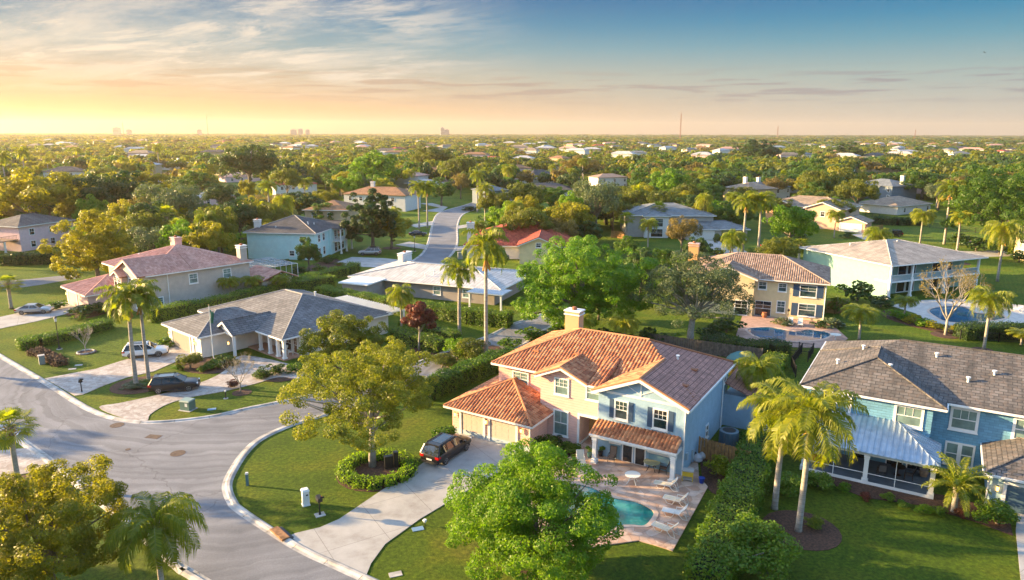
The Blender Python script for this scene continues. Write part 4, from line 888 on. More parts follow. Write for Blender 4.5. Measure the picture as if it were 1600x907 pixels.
D.win('u+',16.3,10.,11.2,3.6,5.0); D.win('u+',16.3,15.6,16.8,3.6,5.0); D.win('u+',16.3,4.2,5.6,.9,2.1); D.win('v-',2.5,14.3,15.4,.8,2.2)
D.chimney(2.4,14.5,6,9.0,1.8,1.2,pinkD,pinkD); D.chimney(15.6,19.4,5,8.4,1.2,1.2,beigeD,white); D.vent(4.2,7.5,6.9); D.vent(12,16,7)
MB().tube([(16.38,6.6,5.6),(16.38,6.6,.1)],.07,6).build('downpipe',white,D.o)
D.wall((12,19.5,20.4,26),2.6,beigeD); D.roof([((11.6,20.1,2.7),(20,20.1,2.7),(20,24,4),(11.6,24,4)),((20,27,2.7),(11.6,27,2.7),(11.6,24,4),(20,24,4))],o_salm,.14,roof_pink)
dc=empty('screen_cage',g(414,434),-D.az,'white framed pool screen cage between the beige house and the mint house','screen enclosure'); mb=MB()
for i in range(6):
    for j in (0,1): mb.bar((-5+i*2,-4+j*8,0),(-5+i*2,-4+j*8,2.8),.09,.09)
    mb.bar((-5+i*2,-4,2.8),(-5+i*2,4,2.8),.06,.06); mb.bar((-5,-4+i*1.6,2.8),(5,-4+i*1.6,2.8),.05,.05)
mb.build('frame',white,dc); MB().box(-5,5,-4,4,2.82,2.83).box(-5,5,-4.02,-4.0,0,2.8).build('screen_roof',scr,dc)
# ======== mint two-storey house
E=House('two_storey_house',490,410,7,'mint green two-storey house with a charcoal hip roof and stacked corner balconies')
E.wall((-15.7,-.4,2.3,17.5),5.75,mint); E.hip(-16.3,.1,1.9,18,5.8,.36,roof_charc,capmat=MATS['ridge_grey'])
E.wall((-.5,.2,9.8,19),5.75,mint); E.gwall(-3,2.,11.,18.4,5.75,6.9,whiteW,'u'); E.gable(-6,2.6,10.6,18.9,5.82,1.25,roof_charc,'u')
MB().box(-.4,2.2,11.0,18.3,2.75,2.95).box(2.0,2.2,11,18.3,5.5,5.75).box(-.4,2.2,11,11.2,5.5,5.75).build('balcony_slab',white,E.o)
for v in (11.15,14.6,18.1): E.col(2.05,v,2.75,.28); E.col(2.05,v,5.5,.22,z0=2.95)
mb=MB().box(2.05,2.1,11.1,18.2,3.85,3.92).box(-.4,2.1,11.05,11.1,3.85,3.92)
for i in range(30): mb.bar((2.07,11.2+i*.24,2.95),(2.07,11.2+i*.24,3.85),.03,.03)
for i in range(10): mb.bar((-.3+i*.24,11.07,2.95),(-.3+i*.24,11.07,3.85),.03,.03)
mb.build('railing',white,E.o)
for v in (12,14.2,16.4): E.win('u+',.2,v,v+1.3,3.2,5.1,gl=glassd); E.win('u+',.2,v,v+1.3,.4,2.3,gl=glassd)
for v in (4.0,6.6): E.win('u+',-.4,v,v+1.1,3.7,5.1,gl=glassd); E.win('u+',-.4,v,v+1.1,.6,2.2,gl=glassd)
E.win('v-',2.3,-3.7,-2.6,3.9,5.0,gl=glassd); E.win('v-',2.3,-6.2,-5.2,.9,1.9,gl=glassd)
E.chimney(-14.2,4.6,6,8.2,1.3,.9,whiteW); 
for u,v in ((-9.9,4.2),(-4.,7.5),(-3,8.6),(-3.5,6.6)): E.vent(u,v,5.8+min(v-1.9,.1-u)*.36,.35)
# ======== white tiled single-storey house
Fh=House('single_storey_house',566.2,454.4,22,'taupe single-storey house under a broad white tile roof behind the tall hedge')
Fh.wall((-.8,25.5,-1.,15),2.75,taupe); Fh.wall((.6,5.4,-6.6,0),2.7,taupe); MB().box(.2,5.8,-7.1,-1,2.7,2.9).build('flat_roof',white,Fh.o)
Fh.hip(-1.5,27,-1.9,15,2.8,.17,roof_white,None,caps=True,capmat=roof_white,slv=.17); Fh.chimney(1.6,12,2.9,4.9,1.0,3.4,whiteW); Fh.win('v-',-1.,14.6,15.8,.9,2.1); Fh.win('v-',-1,20,21,.9,2.1)  # the chimney here stands in for a long low white parapet wall
MB().box(22.5,28.6,-5,-1,2.6,2.75).build('patio_cover',metalroof,Fh.o); Fh.col(22.9,-4.7,2.6,.25); Fh.col(28.2,-4.7,2.6,.25); Fh.vent(12,1,3.4); Fh.vent(13,2.2,3.7)
sm=MB()
for i in range(16): sm.box(22.5+i*.4,22.55+i*.4,-5,-1,2.75,2.80)
sm.build('standing_seam',metalroof,Fh.o)
# ======== red tiled house
G=House('single_storey_house',811,398,5,'cream house with a bright red barrel tile roof behind the big round green tree',world=(1.0,152,0))
G.wall((-11.0,9.5,.7,22),2.95,whiteW); G.hip(-11.6,14.5,0,23,3.,.36,o_salm,roof_red); G.wall((1.,9,-5,4),3.9,yellow); G.gwall(1.,9,-5,4,3.9,5.6,yellow); G.gable(.4,9.6,-5.5,10,3.9,1.9,o_salm,tiles=roof_red); G.win('v-',-5,4.5,5.4,3.6,4.4,gl=glassd)
G.chimney(-10.6,4.,2,7.4,1.5,1.1,whiteW); G.win('v-',.7,-6,-4,1,2.4); G.vent(-2,8,5.8); G.vent(-1.2,6.9,5.5); 
# ======== yellow two-storey house
Hh=House('two_storey_house',1175.8,505.4,23.5,'pale yellow two-storey house with brown barrel tile roof and dark shutters beside a pool',world=(35.,100.7,0))
Hh.wall((-9.9,9.6,4.0,17),5.75,yellow); Hh.wall((-8,-.1,2.9,6),5.75,yellow); Hh.hip(-10.5,10.2,3.4,17.6,5.8,.36,o_salm,roof_brown)
Hh.gwall(-8,-.1,2.9,7,5.75,7.1,yellow); Hh.gable(-8.5,.4,2.4,9,5.83,1.6,o_salm,tiles=roof_brown)
Hh.win('v-',4.0,.5,1.5,4.2,5.2,gl=glass); Hh.win('v-',4.0,3.3,4.3,4.1,5.2,gl=glass); Hh.win('v-',4.0,6.3,8.4,3.6,5.2,gl=glass,shut=bluetrim,grid=(2,2)); Hh.win('v-',4.,3.3,4.3,.9,2.5,gl=glass); Hh.win('v-',4.0,6.3,8.5,.7,2.4,gl=glass,shut=bluetrim)
Hh.win('v-',4.0,.2,2.4,.1,2.3,gl=glassd,sill=False,name='patio_door',trim=.06); Hh.win('v-',2.9,-2.6,-.9,.2,2.3,gl=glassd,sill=False,name='patio_door'); Hh.chimney(-11,14.2,0,8.8,1.6,1.2,pm('chimney_ochre',(.62,.36,.14),.8),pinkD)
MB().tube([(9.7,3.9,5.6),(9.7,3.9,.1)],.07,6).build('downpipe',white,Hh.o)
# ======== teal house with white metal-look roof and balconies
I=House('two_storey_house',1363,471,68,'pale teal two-storey house with a long white tile roof and two-level glass balconies')
I.wall((-19.3,-3.0,3.4,25),5.75,creamI,); I.wall((-3.05,-.3,3.4,3.7),5.75,creamI); I.hip(-20,.5,2.9,26,5.82,.22,pm('roof_sand_tile',(.40,.34,.28),.75,var=.18,vscale=.4,fn=bricks(.6,.42,.03,(.42,.42,.42),.12,0,.03,stain=.3)),capmat=roof_white)
MB().box(-3.0,.15,3.35,25,2.75,3.0).build('balcony_slab',white,I.o)
for v in (3.6,8.5,16.5,24.6): I.col(-.1,v,2.76,.36); I.col(-.1,v,5.7,.32,z0=3.0)
mb=MB().box(-.08,-.01,3.5,24.6,3.95,4.02); mb.build('railing',white,I.o); MB().box(-.06,-.04,3.6,24.5,3.05,3.95).build('glass_panel',pm('balcony_glass',(.25,.32,.34),.1,spec=.8),I.o)
for v in (5,8.8,11,17,20): I.win('u+',-3.0,v,v+1.8,3.1,5.1,gl=glassd,sill=False,name='balcony_door',sash=False,grid=(1,1)); I.win('u+',-3.0,v,v+1.8,.2,2.3,gl=glassd,sill=False,name='patio_door',sash=False,grid=(1,1))
I.vent(-13,8,6.9); I.vent(-9,15,7.6)
# ======== blue-grey roof house with garage
J=House('two_storey_house',1085,380.7,2,'grey two-storey house with slate-blue hip roofs and a wide white garage door',world=(45.7,176.3,0))
greyJ=pm('grey_stucco',(.36,.35,.33),.8,var=.05); J.wall((-15.4,6.8,10.2,28),5.75,greyJ); J.hip(-16.,7.4,9.6,28.6,5.8,.25,roof_slate); J.hip(-11.9,-4.6,8.,18,5.83,.3,roof_slate); J.wall((-11.3,-5.1,8.6,12),5.75,whiteW)
J.wall((-1.,6.8,5.4,10.5),2.75,greyJ); J.hip(-1.6,7.3,4.9,13,2.8,.3,roof_slate); J.wall((6.5,14.5,5.6,15),2.75,greyJ); J.hip(-4,15.2,5.2,16,2.85,.3,roof_slate)
J.gar('v-',5.4,.3,5.9,2.2,garwhite); J.win('v-',8.6,-9.6,-6.6,3.0,5.0,gl=glass); J.win('v-',5.6,9.5,10.5,1.2,2,gl=glassd); J.win('v-',8.6,-9.6,-6.6,.3,2.3,gl=glassd)
# ======== apricot house with garage gable
K=House('two_storey_house',1350,363,40,'apricot two-storey house with tan gables and a white garage door at the right',world=(91.5,196,0))
K.wall((-25,-2,9,24),5.75,peachK); K.hip(-26,-1.5,8.5,24.5,5.8,.3,roof_tan); K.wall((-12,-2.6,5,10),5.75,peachK); K.gwall(-12,-2.6,5,10,5.75,7.4,peachK); K.gable(-12.5,-2.1,4.5,14,5.82,1.9,roof_tan); K.wall((-22,-16,6.5,10),5.75,peachK); K.gable(-22.5,-15.5,6,14,5.82,1.5,roof_tan); K.gwall(-22,-16,6.5,10,5.75,7.,peachK)
K.wall((-2.4,5.,3.2,10),2.8,peachK); K.gwall(-2.4,5.,3.2,10,2.8,4.1,peachK); K.gable(-3,5.6,2.7,10.5,2.85,1.5,roof_tan); K.gar('v-',3.2,-1.4,4.,2.2,garwhite)
for u in (-10.6,-7.6,-4.6): K.win('v-',5,u,u+1.1,3.6,4.9,gl=glassd)
K.win('v-',9,-15.5,-13,3,5.,gl=glassd)
# ======== mid-distance and far houses from their front eave
HOUSES=[]
def eavehouse(pl,pr_,ze,depth,sl,rmat,wmat,label,name='house',gab=False,tiles=None,wins=4,chim=None,group=None,short=None):
    a=g(*pl,z=ze); b=g(*pr_,z=ze); d=(b-a); L=math.hypot(d.x,d.y); az=math.degrees(math.atan2(d.x,d.y))-90
    h=House(name,0,0,az,label,world=(a.x,a.y,0),group=group); h.wall((.5,L-.5,.5,depth-.5),ze-.05,wmat)
    if gab: h.gwall(.5,L-.5,.5,depth-.5,ze-.05,ze+(L/2-.5)*sl,wmat); h.gable(0,L,0,depth,ze,L/2*sl,rmat,tiles=tiles)
    else: h.hip(0,L,0,depth,ze,sl,rmat,tiles,caps=tiles is not None,gut=a.y<240)
    if a.y<420:
        n=wins
        for lv in ([ze-2.2] if ze<4 else [ze-2.2,ze-5.0]):
            for i in range(n):
                u=L*(i+.6)/n; 
                if u+1.2<L-.6: h.win('v-',.5,u,u+1.1,lv,lv+1.3,gl=glassd,sill=False)
    if chim: h.chimney(L*chim,depth*.5,ze,ze+depth*.5*sl+1.6,1.4,1.,whiteW)
    HOUSES.append((h,short or label)); return h
pink=eavehouse((28,355),(118,343),5.8,12,.33,roof_dark,pinkw,'pale pink two-storey house with a brown roof behind the big golden tree at the left',gab=False,wins=3,short='the pale pink house')
mb=MB().box(-6,.4,1,6,2.7,2.9); mb.build('deck',pm('deck_wood',(.3,.2,.14),.8),pink.o)
mb=MB()
for i in range(20): mb.bar((-6+i*.32,1,2.9),(-6+i*.32,1,3.8),.05,.05)
mb.bar((-6,1,3.85),(.4,1,3.85),.08,.08).build('railing',MATS['deck_wood'],pink.o); pink.col(-5.8,1.2,2.7,.3); pink.col(-2.8,1.2,2.7,.3)
eavehouse((472,328),(545,329),5.8,14,.33,roof_ochre,tanW,'tan two-storey house with an ochre tile roof behind the mint house',wins=3,chim=None,short='the ochre-roofed tan house')
eavehouse((534,303),(634,306),5.6,14,.33,roof_ochre,whiteW,'white house with an orange tile roof and small chimney behind the dark leafy tree',wins=6,chim=.35,short='the orange-roofed white house')
eavehouse((428,289),(497,287),5.6,14,.3,roof_red,whiteW,'white columned house with a dull red roof and chimney in the middle distance',wins=4,chim=.4,short='the dull red roof')
eavehouse((352,277),(412,275),3,16,.25,roof_pink,pinkw,'low house with a pale pink roof among the trees',short='the pale pink roof')
eavehouse((1330,287),(1395,292),5.8,16,.3,roof_slate,slateW,'slate-blue two-storey house with a white columned end porch',wins=3,chim=.9,short='the slate-blue two-storey house')
eavehouse((1128,293),(1170,297),5.8,16,.3,roof_tan,tanW,'long beige house with a tan roof and stone chimneys',wins=3,chim=.3,short='the long beige house'); eavehouse((1175,296),(1238,292),5.6,14,.3,roof_slate,whiteW,'white house with blue-grey roof and pillared end gable',wins=4,chim=.5,short='the blue-grey gabled roof')
eavehouse((1404,323),(1458,318),3.0,16,.3,roof_tan,whiteW,'low white house with a tan roof behind the black fence',wins=3,short='the low tan-roofed house')
eavehouse((1583,363),(1640,372),5.8,14,.3,roof_tan,yellow,'cream two-storey house cut by the right edge of the picture',wins=3,short='the right edge cream house')
eavehouse((764,299),(797,297),5.4,12,.35,roof_slate,slateW,'small dark blue gabled house beside the far end of the street',wins=2,short='the dark blue gabled house'); eavehouse((812,296),(895,297),3,16,.3,roof_charc,whiteW,'house with a dark brown hip roof among olive trees',short='the dark brown hip roof')
eavehouse((934,278),(982,277),4.5,12,.28,roof_brown,whiteW,'white house with a brown roof and bright gable in the middle distance',wins=3,short='the brown-roofed white house')
eavehouse((628,287),(672,291),3.,13,.35,roof_white,whiteW,'white house with a pale grey roof at the far bend of the street',short='the pale grey roof')
eavehouse((315,310),(372,306),3,16,.22,roof_white,pinkw,'low house with a flat pale blue-white roof among the left trees',short='the flat blue-white roof'); eavehouse((220,286),(258,284),3,12,.2,roof_white,whiteW,'low house with a long white roof under golden trees',short='the long white roof')
eavehouse((65,269),(132,268),4.5,15,.35,roof_charc,whiteW,'house with a broad brown shingle roof at the far left',short='the broad brown roof'); eavehouse((55,252),(100,250),3,14,.3,roof_white,whiteW,'house with a white ribbed roof at the far left',short='the white ribbed roof')
eavehouse((816,255),(855,259),5,14,.3,roof_tan,whiteW,'pale two-storey house with a tan and white roof beyond the street',short='the tan-and-white roof'); eavehouse((245,254),(275,256),5,12,.3,roof_white,whiteW,'white house with a tall white chimney far left',chim=.7,short='the white chimney house')
eavehouse((0,300),(28,292),3,14,.3,roof_white,whiteW,'low house with a pale roof at the left edge',short='the left edge pale roof'); eavehouse((500,248),(530,247),3.5,12,.35,roof_pink,whiteW,'far house with a pink and white gable roof',short='the pink and white gable'); eavehouse((1365,263),(1408,262),4,15,.3,roof_slate,tanW,'far house with a dark grey roof right of the tall trees',short='the dark grey far roof')
# ---------------------------------------------------------------- vehicles
def carpaint(name,c,metal=.3): return pm(name,c,.34,metal=metal,spec=.5,coat=.25)
tyre=pm('tyre_rubber',(.02,.02,.02),.85); rimm=pm('alloy_rim',(.45,.45,.46),.3,metal=.9); cglass=pm('car_glass',(.012,.016,.02),.04,spec=1.); plastic=pm('black_plastic',(.025,.025,.027),.6)
redl=pm('tail_red',(.45,.01,.01),.2); clearl=pm('head_lens',(.7,.72,.75),.15); platem=pm('plate_white',(.7,.7,.68),.5)
def car(px,py,az,label,paint,kind='suv',L=4.75,W_=1.86,Hh_=1.68,group=None,name='parked_car',cat='car',world=None,rails=True):
    """x forward, centre of the footprint at the pixel"""
    p=world or g(px,py); o=empty(name,(p[0],p[1],.05),R_(90-az),label,cat,group)
    hl=L/2; w=W_/2; H=Hh_
    if kind=='sedan': st=[(-1,.52,.66,.80),(-.97,.42,.90,.92),(-.72,.30,.98,1.),(-.3,.26,.96,1.),(.1,.26,.95,1.),(.45,.28,.93,1.),(.80,.30,.84,.96),(.95,.36,.70,.86),(1.,.45,.58,.74)]
    else: st=[(-1,.55,.80,.86),(-.98,.42,1.04,.94),(-.75,.32,1.08,1.),(-.3,.30,1.06,1.),(.1,.30,1.05,1.),(.45,.32,1.04,1.),(.78,.34,.98,.97),(.94,.40,.84,.88),(1.,.48,.66,.76)]
    # body loft: each section a rounded hull of 10 points
    mb=MB(); vs=[]; fs=[]; n=12
    for x,zl,zh,ww in st:
        W2=w*ww; m=(zl+zh)/2
        sec=[(-W2*.86,zl),(-W2*.97,zl+.07),(-W2,m),(-W2*.985,zh-.10),(-W2*.92,zh-.02),(-W2*.6,zh+.02),(W2*.6,zh+.02),(W2*.92,zh-.02),(W2*.985,zh-.10),(W2,m),(W2*.97,zl+.07),(W2*.86,zl)]
        vs+=[(x*hl,y,z) for y,z in sec]
    for i in range(len(st)-1):
        for k in range(n): k2=(k+1)%n; fs.append((i*n+k,(i+1)*n+k,(i+1)*n+k2,i*n+k2))
    fs+=[tuple(range(n)),tuple(range(len(vs)-1,len(vs)-n-1,-1))]
    mb.add(vs,fs); body=mb.build('body',paint,o,smooth=True); mod=body.modifiers.new('b','BEVEL'); mod.width=.02; mod.segments=1
    # greenhouse
    bz=(1.04 if kind!='sedan' else .92); rz=H
    if kind=='sedan': gx=[-.78*hl,-.42*hl,.12*hl,.46*hl]
    elif kind=='wagon': gx=[-.98*hl,-.82*hl,.16*hl,.53*hl]
    else: gx=[-.95*hl,-.80*hl,.12*hl,.48*hl]
    wb=w*.93; wt=w*.74
    gv=[(gx[0],-wb,bz),(gx[0],wb,bz),(gx[3],wb*.96,bz),(gx[3],-wb*.96,bz),(gx[1],-wt,rz-.05),(gx[1],wt,rz-.05),(gx[2],wt,rz-.05),(gx[2],-wt,rz-.05)]
    MB().add(gv,[(0,1,5,4),(1,2,6,5),(2,3,7,6),(3,0,4,7),(4,5,6,7)]).build('windows',cglass,o)
    rf=MB(); a,b=gx[1]-.04,gx[2]+.04; rf.add([(a,-wt-.02,rz-.07),(a,wt+.02,rz-.07),(b,wt+.02,rz-.07),(b,-wt-.02,rz-.07),(a+.1,-wt*.8,rz),(a+.1,wt*.8,rz),(b-.15,wt*.8,rz-.01),(b-.15,-wt*.8,rz-.01)],[(0,1,5,4),(1,2,6,5),(2,3,7,6),(3,0,4,7),(4,5,6,7)])
    rf.build('roof_panel',paint,o)
    pl=MB()
    for s in (-1,1):
        pl.bar((gx[3],s*wb*.96,bz),(gx[2],s*(wt+.01),rz-.06),.07,.05).bar((gx[0],s*wb,bz),(gx[1],s*(wt+.01),rz-.06),.13,.07)
        for t in ((.36,.62) if kind!='sedan' else (.5,)): xb=gx[0]+(gx[3]-gx[0])*t; xt=gx[1]+(gx[2]-gx[1])*(t); pl.bar((xb,s*(wb*.985),bz),(xt,s*(wt+.015),rz-.06),.07,.03)
        pl.bar((gx[1],s*(wt+.01),rz-.06),(gx[2],s*(wt+.01),rz-.06),.05,.04)
    pl.build('pillars',paint,o)
    tr=MB().box(-hl*.99,-hl*.9,-w*.8,w*.8,.30,.50).box(hl*.92,hl*1.005,-w*.62,w*.62,.32,.52)
    for s in (-1,1): tr.box(-hl*.45,hl*.45,min(s*w*.99,s*w*1.01),max(s*w*.99,s*w*1.01),.26,.42)
    tr.build('bumper_trim',plastic,o)
    if rails and kind!='sedan':
        r=MB()
        for s in (-1,1): r.bar((gx[1]+.2,s*wt*.92,rz+.05),(gx[2]-.15,s*wt*.92,rz+.05),.05,.05).box(gx[1]+.2,gx[1]+.3,s*wt*.92-.02,s*wt*.92+.02,rz-.03,rz+.04).box(gx[2]-.3,gx[2]-.2,s*wt*.92-.02,s*wt*.92+.02,rz-.03,rz+.04)
        r.build('roof_rail',plastic,o)
        MB().box(gx[1]+.55,gx[2]-.3,-wt*.62,wt*.62,rz-.005,rz+.012).build('sunroof',cglass,o)
    wr=.345
    for sx_ in (-.60,.60):
        for s in (-1,1):
            x=sx_*hl*1.0; y=s*(w-.12); M=Matrix.Translation((x,y,wr))@Matrix.Rotation(R_(90)*-s,4,'X')
            def lat(prof,n=20): 
                t=MB().lathe(prof,(0,0,0),n); t.v=[tuple(M@Vector(v)) for v in t.v]; return t
            MBa=lat([(wr*.6,-.10),(wr*.95,-.11),(wr,-.06),(wr,.07),(wr*.95,.12),(wr*.68,.125)]); wh=MBa.build('wheel',tyre,o,smooth=False)
            rb=lat([(wr*.70,.11),(wr*.70,.128),(wr*.62,.131),(wr*.60,.10)]); 
            for k in range(5):
                a_=k*1.2566; q=lambda r,d:M@Vector((r*math.cos(a_+d),r*math.sin(a_+d),.128)); rb.bar(q(.03,0),q(wr*.64,0),.07,.03)
            rb.build('rim',rimm,wh)
            arch=MB(); pts=[]
            for k in range(13): t=math.pi*k/12; pts.append((x+math.cos(t)*(wr+.06),s*(w*.985),wr+math.sin(t)*(wr+.06)))
            arch.tube(pts,.045,5).build('wheel_arch',plastic if kind!='sedan' else paint,o)
    zl=.86 if kind!='sedan' else .74
    for s in (-1,1):
        y0,y1=sorted((s*w*.58,s*w*.93)); MB().box(-hl*1.0,-hl*.93,y0,y1,zl-.08,zl+.13).box(-hl*.99,-hl*.86,min(s*w*.9,s*w*.97),max(s*w*.9,s*w*.97),zl-.05,zl+.13).build('tail_light',redl,o)
        y0,y1=sorted((s*w*.5,s*w*.84)); MB().box(hl*.90,hl*.975,y0,y1,zl-.16,zl-.02).build('headlight',clearl,o)
        MB().box(gx[3]-.38,gx[3]-.16,min(s*w*.99,s*(w+.2)),max(s*w*.99,s*(w+.2)),bz-.03,bz+.14).build('side_mirror',paint,o)
    MB().box(-hl*1.012,-hl*.99,-.26,.26,zl-.26,zl-.12).build('licence_plate',platem,o)
    return o
car(699,712,30,'dark brown-grey wagon with roof rails parked on the concrete driveway before the twin garage',carpaint('paint_bronze',(.014,.012,.012),.1),'wagon',5.15,2.0,1.78)
car(229,557,72,'white SUV with black roof rails parked behind the twin palms',carpaint('paint_white',(.72,.72,.70),0),'suv',5.0,1.95,1.75)
car(274,610,74,'glossy black SUV parked on the curved stone-paved drive',carpaint('paint_black',(.006,.006,.007),.0),'suv',4.9,1.95,1.7)
car(55,490,78,'silver sedan parked on the drive of the beige house at the left edge',carpaint('paint_silver',(.42,.42,.42),.7),'sedan',4.9,1.85,1.45)
car(578,399,-95,'silver SUV parked beside the mint house balconies',carpaint('paint_silver',(.42,.42,.42),.7),'suv',5.0,1.95,1.75)
car(653,369,84,'dark sedan parked on grass by the far street under palms',carpaint('paint_navy',(.02,.025,.04)),'sedan',4.8,1.85,1.45)
car(1393,370,-85,'black SUV parked beside the apricot house driveway',carpaint('paint_black',(.006,.006,.007),.0),'suv',5.2,1.95,1.75)
car(1205,389,80,'dark car with a pale windscreen half hidden below the bright green tree',carpaint('paint_navy',(.02,.025,.04)),'sedan',4.8,1.85,1.45)
# ---------------------------------------------------------------- street furniture
def T(name,px,by,label,cat,parts,rz=0,z=0,loc=None,group=None):
    p=loc or g(px,by); o=empty(name,(p[0],p[1],z),R_(rz),label,cat,group)
    for nm,mb,mt in parts:
        if isinstance(nm,tuple): pr=mb.build(nm[0],mt,o)
        else: mb.build(nm,mt,o)
    return o
greenbox=pm('utility_green',(.09,.17,.14),.6,var=.1); alum=MATS['aluminium']
def street_lamp(px,by,ty,label):
    p=g(px,by); h=height_at(p,ty)
    return T('street_lamp',px,by,label,'street lamp',[('post',MB().lathe([(.22,0),(.22,.15),(.12,.3),(.06,.6),(.05,h-.7),(.09,h-.65)],n=8),black),('lamp_glass',MB().lathe([(.12,h-.65),(.19,h-.2),(.19,h-.18)],n=8),pm('frosted_glass',(.7,.7,.66),.3)),('cap',MB().lathe([(.23,h-.18),(.12,h-.05),(.03,h+.05)],n=8),black),('base',MB().lathe([(.35,0),(.35,.06)],n=10),kerbm)])
street_lamp(93,546,495,'black post lamp standing on the lawn in front of the beige house'); street_lamp(648,393,368,'black post lamp by the far street beside the dark sedan'); street_lamp(553,424,411,'small black post lamp in the shrubs between mint and white-roofed houses')
def mailbox(px,by,label,rz=30,h=1.15,s=1.):
    return T('mailbox',px,by,label,'mailbox',[('base',MB().box(-.35,.35,-.3,.3,0,.05),kerbm),('post',MB().lathe([(.09,.05),(.07,.3),(.05,.35),(.05,h)],n=8).bar((-.22,0,h),(.22,0,h),.06,.06),black),('box',MB().box(-.17,.17,-.32,.32,h,h+.24).lathe([(.17,0),(.17,.0)],(0,0,h+.24),8).box(-.14,.14,-.33,.33,h+.24,h+.31),black),('number_plate',MB().box(-.02,.3,-.36,-.335,h+.28,h+.42),black),('flag',MB().box(.17,.19,-.1,.1,h+.1,h+.3),redl)],rz)
mailbox(500,805,'black scrolled mailbox on the lawn corner next to the white pillar box'); mailbox(128,613,'black mailbox on the grass strip between the two paved drives')
T('pillar_box',478,789,'white square pillar box with sloping top on the corner lawn','pillar box',[('body',MB().box(-.24,.24,-.24,.24,0,1.15).box(-.28,.28,-.28,.28,0,.08),white),('cap',MB().add([(-.29,-.29,1.15),(.29,-.29,1.15),(.29,.29,1.15),(-.29,.29,1.15),(-.2,-.2,1.3),(.2,-.2,1.3),(.2,.2,1.3),(-.2,.2,1.3)],[(0,1,5,4),(1,2,6,5),(2,3,7,6),(3,0,4,7),(4,5,6,7),(3,2,1,0)]),white),('slot',MB().box(.0,.16,-.262,-.24,.82,.92),black)],28)
T('marker_post',387,759,'slim blue-grey marker post with a white cap at the kerb of the corner lawn','marker post',[('post',MB().box(-.09,.09,-.09,.09,0,.95),pm('post_teal',(.07,.17,.20),.6)),('cap',MB().box(-.1,.1,-.1,.1,.95,1.1),white)])
T('bollard_light',353,623,'short black bollard light with a white head on the curved drive lawn','bollard',[('post',MB().lathe([(.12,0),(.12,.06),(.06,.08),(.06,.75)],n=8),black),('head',MB().lathe([(.09,.75),(.09,.9)],n=8),white),('base',MB().lathe([(.25,0),(.25,.04)],n=10),kerbm)])
T('utility_box',294,640,'green transformer cabinet on the grass beside the curved drive','utility box',[('cabinet',MB().box(-.55,.55,-.45,.45,.05,.95),greenbox),('lid',MB().add([(-.6,-.52,.93),(.6,-.52,.93),(.6,.48,.98),(-.6,.48,.98),(-.55,-.45,1.05),(.55,-.45,1.05),(.55,.4,1.1),(-.55,.4,1.1)],[(0,1,5,4),(1,2,6,5),(2,3,7,6),(3,0,4,7),(4,5,6,7)]),pm('utility_lid',(.22,.30,.26),.5)),('warning_label',MB().box(.05,.35,-.455,-.452,.45,.8),platem),('pad',MB().box(-.7,.7,-.6,.6,0,.05),kerbm)],-18)
T('utility_box',66,569,'grey-green service box beside the low red shrubs at the left kerb','utility box',[('cabinet',MB().box(-.3,.3,-.3,.3,0,1.0),pm('utility_grey',(.24,.26,.24),.6)),('lid',MB().box(-.34,.34,-.34,.34,1.0,1.1),kerbm)],40)
T('utility_box',719,405,'pale service box on the grass beside the far street','utility box',[('cabinet',MB().box(-.5,.5,-.4,.4,0,1.4),pm('utility_grey',(.24,.26,.24),.6)),('lid',MB().box(-.55,.55,-.45,.45,1.4,1.5),kerbm)],10)
# flagpole
p=g(334,563); hf=height_at(p,478); T('flagpole',334,563,'white flagpole with a limp green flag beside the shrubs of the cream house','flagpole',[('pole',MB().tube([(0,0,0),(0,0,hf)],[.07,.045],8),white),('finial',MB().lathe([(.03,hf),(.09,hf+.08),(.03,hf+.17)],n=8),pm('brass',(.5,.35,.1),.3,metal=.8))])
mb=MB(); vs=[];n=8;m=6
for i in range(n):
    for j in range(m): t=i/(n-1); q=j/(m-1); vs.append((.06+q*.55*(1-.25*t)+.03*math.sin(t*6),.12*math.sin(q*9+t*2),hf-.5-t*1.5-q*.35))
o=mb.add(vs,[(i*m+j,i*m+j+1,(i+1)*m+j+1,(i+1)*m+j) for i in range(n-1) for j in range(m-1)]).build('flag',pm('flag_green',(.01,.16,.10),.7),None); o.location=(p.x,p.y,0); o.rotation_euler=(0,0,R_(-15)); tag(o,'dark green flag hanging limp from the white pole','flag')
# manholes, grate, kerb inlet, meter covers
def disc(px,by,r,label,mat,sqr=False,rz=0,sz=None,name='manhole_cover',cat='manhole cover'):
    p=g(px,by); mb=MB()
    if sqr: mb.box(-sz[0]/2,sz[0]/2,-sz[1]/2,sz[1]/2,-.01,.035)
    else: mb.lathe([(r,-.01),(r,.036)],n=24)
    o=mb.build(name,mat); o.location=(p.x,p.y,0); o.rotation_euler=(0,0,R_(rz)); tag(o,label,cat)
iron=pm('cast_iron',(.10,.065,.045),.8,var=.3,vscale=6,bump=.5)
disc(183,665,.62,'round rusty manhole cover near the paved drives kerb',iron); disc(278,709,.62,'round rusty manhole cover in the middle of the junction',iron); disc(240,683,0,'rectangular rusty drain grate in the road junction',iron,True,-12,(1.3,.75),'drain_grate','drain grate'); disc(200,703,.22,'small rusty valve cover on the road',iron,name='valve_cover',cat='valve cover')
for px,by,l in ((154,604,'white square meter lid on the strip between the two paved drives'),(123,571,'white meter lid on the lawn near the white SUV'),(113,577,'small blue-grey meter lid beside the white one'),(618,898,'pale oval lid in the lawn at the bottom edge'),(653,827,'pale blue lid on the grass right of the driveway'),(331,640,'blue meter lid on the verge beside the green cabinet')): disc(px,by,0,l,kerbm if 'white' in l or 'oval' in l else pm('lid_blue',(.16,.28,.42),.6),True,20,(.8,.5),'meter_lid','meter lid')
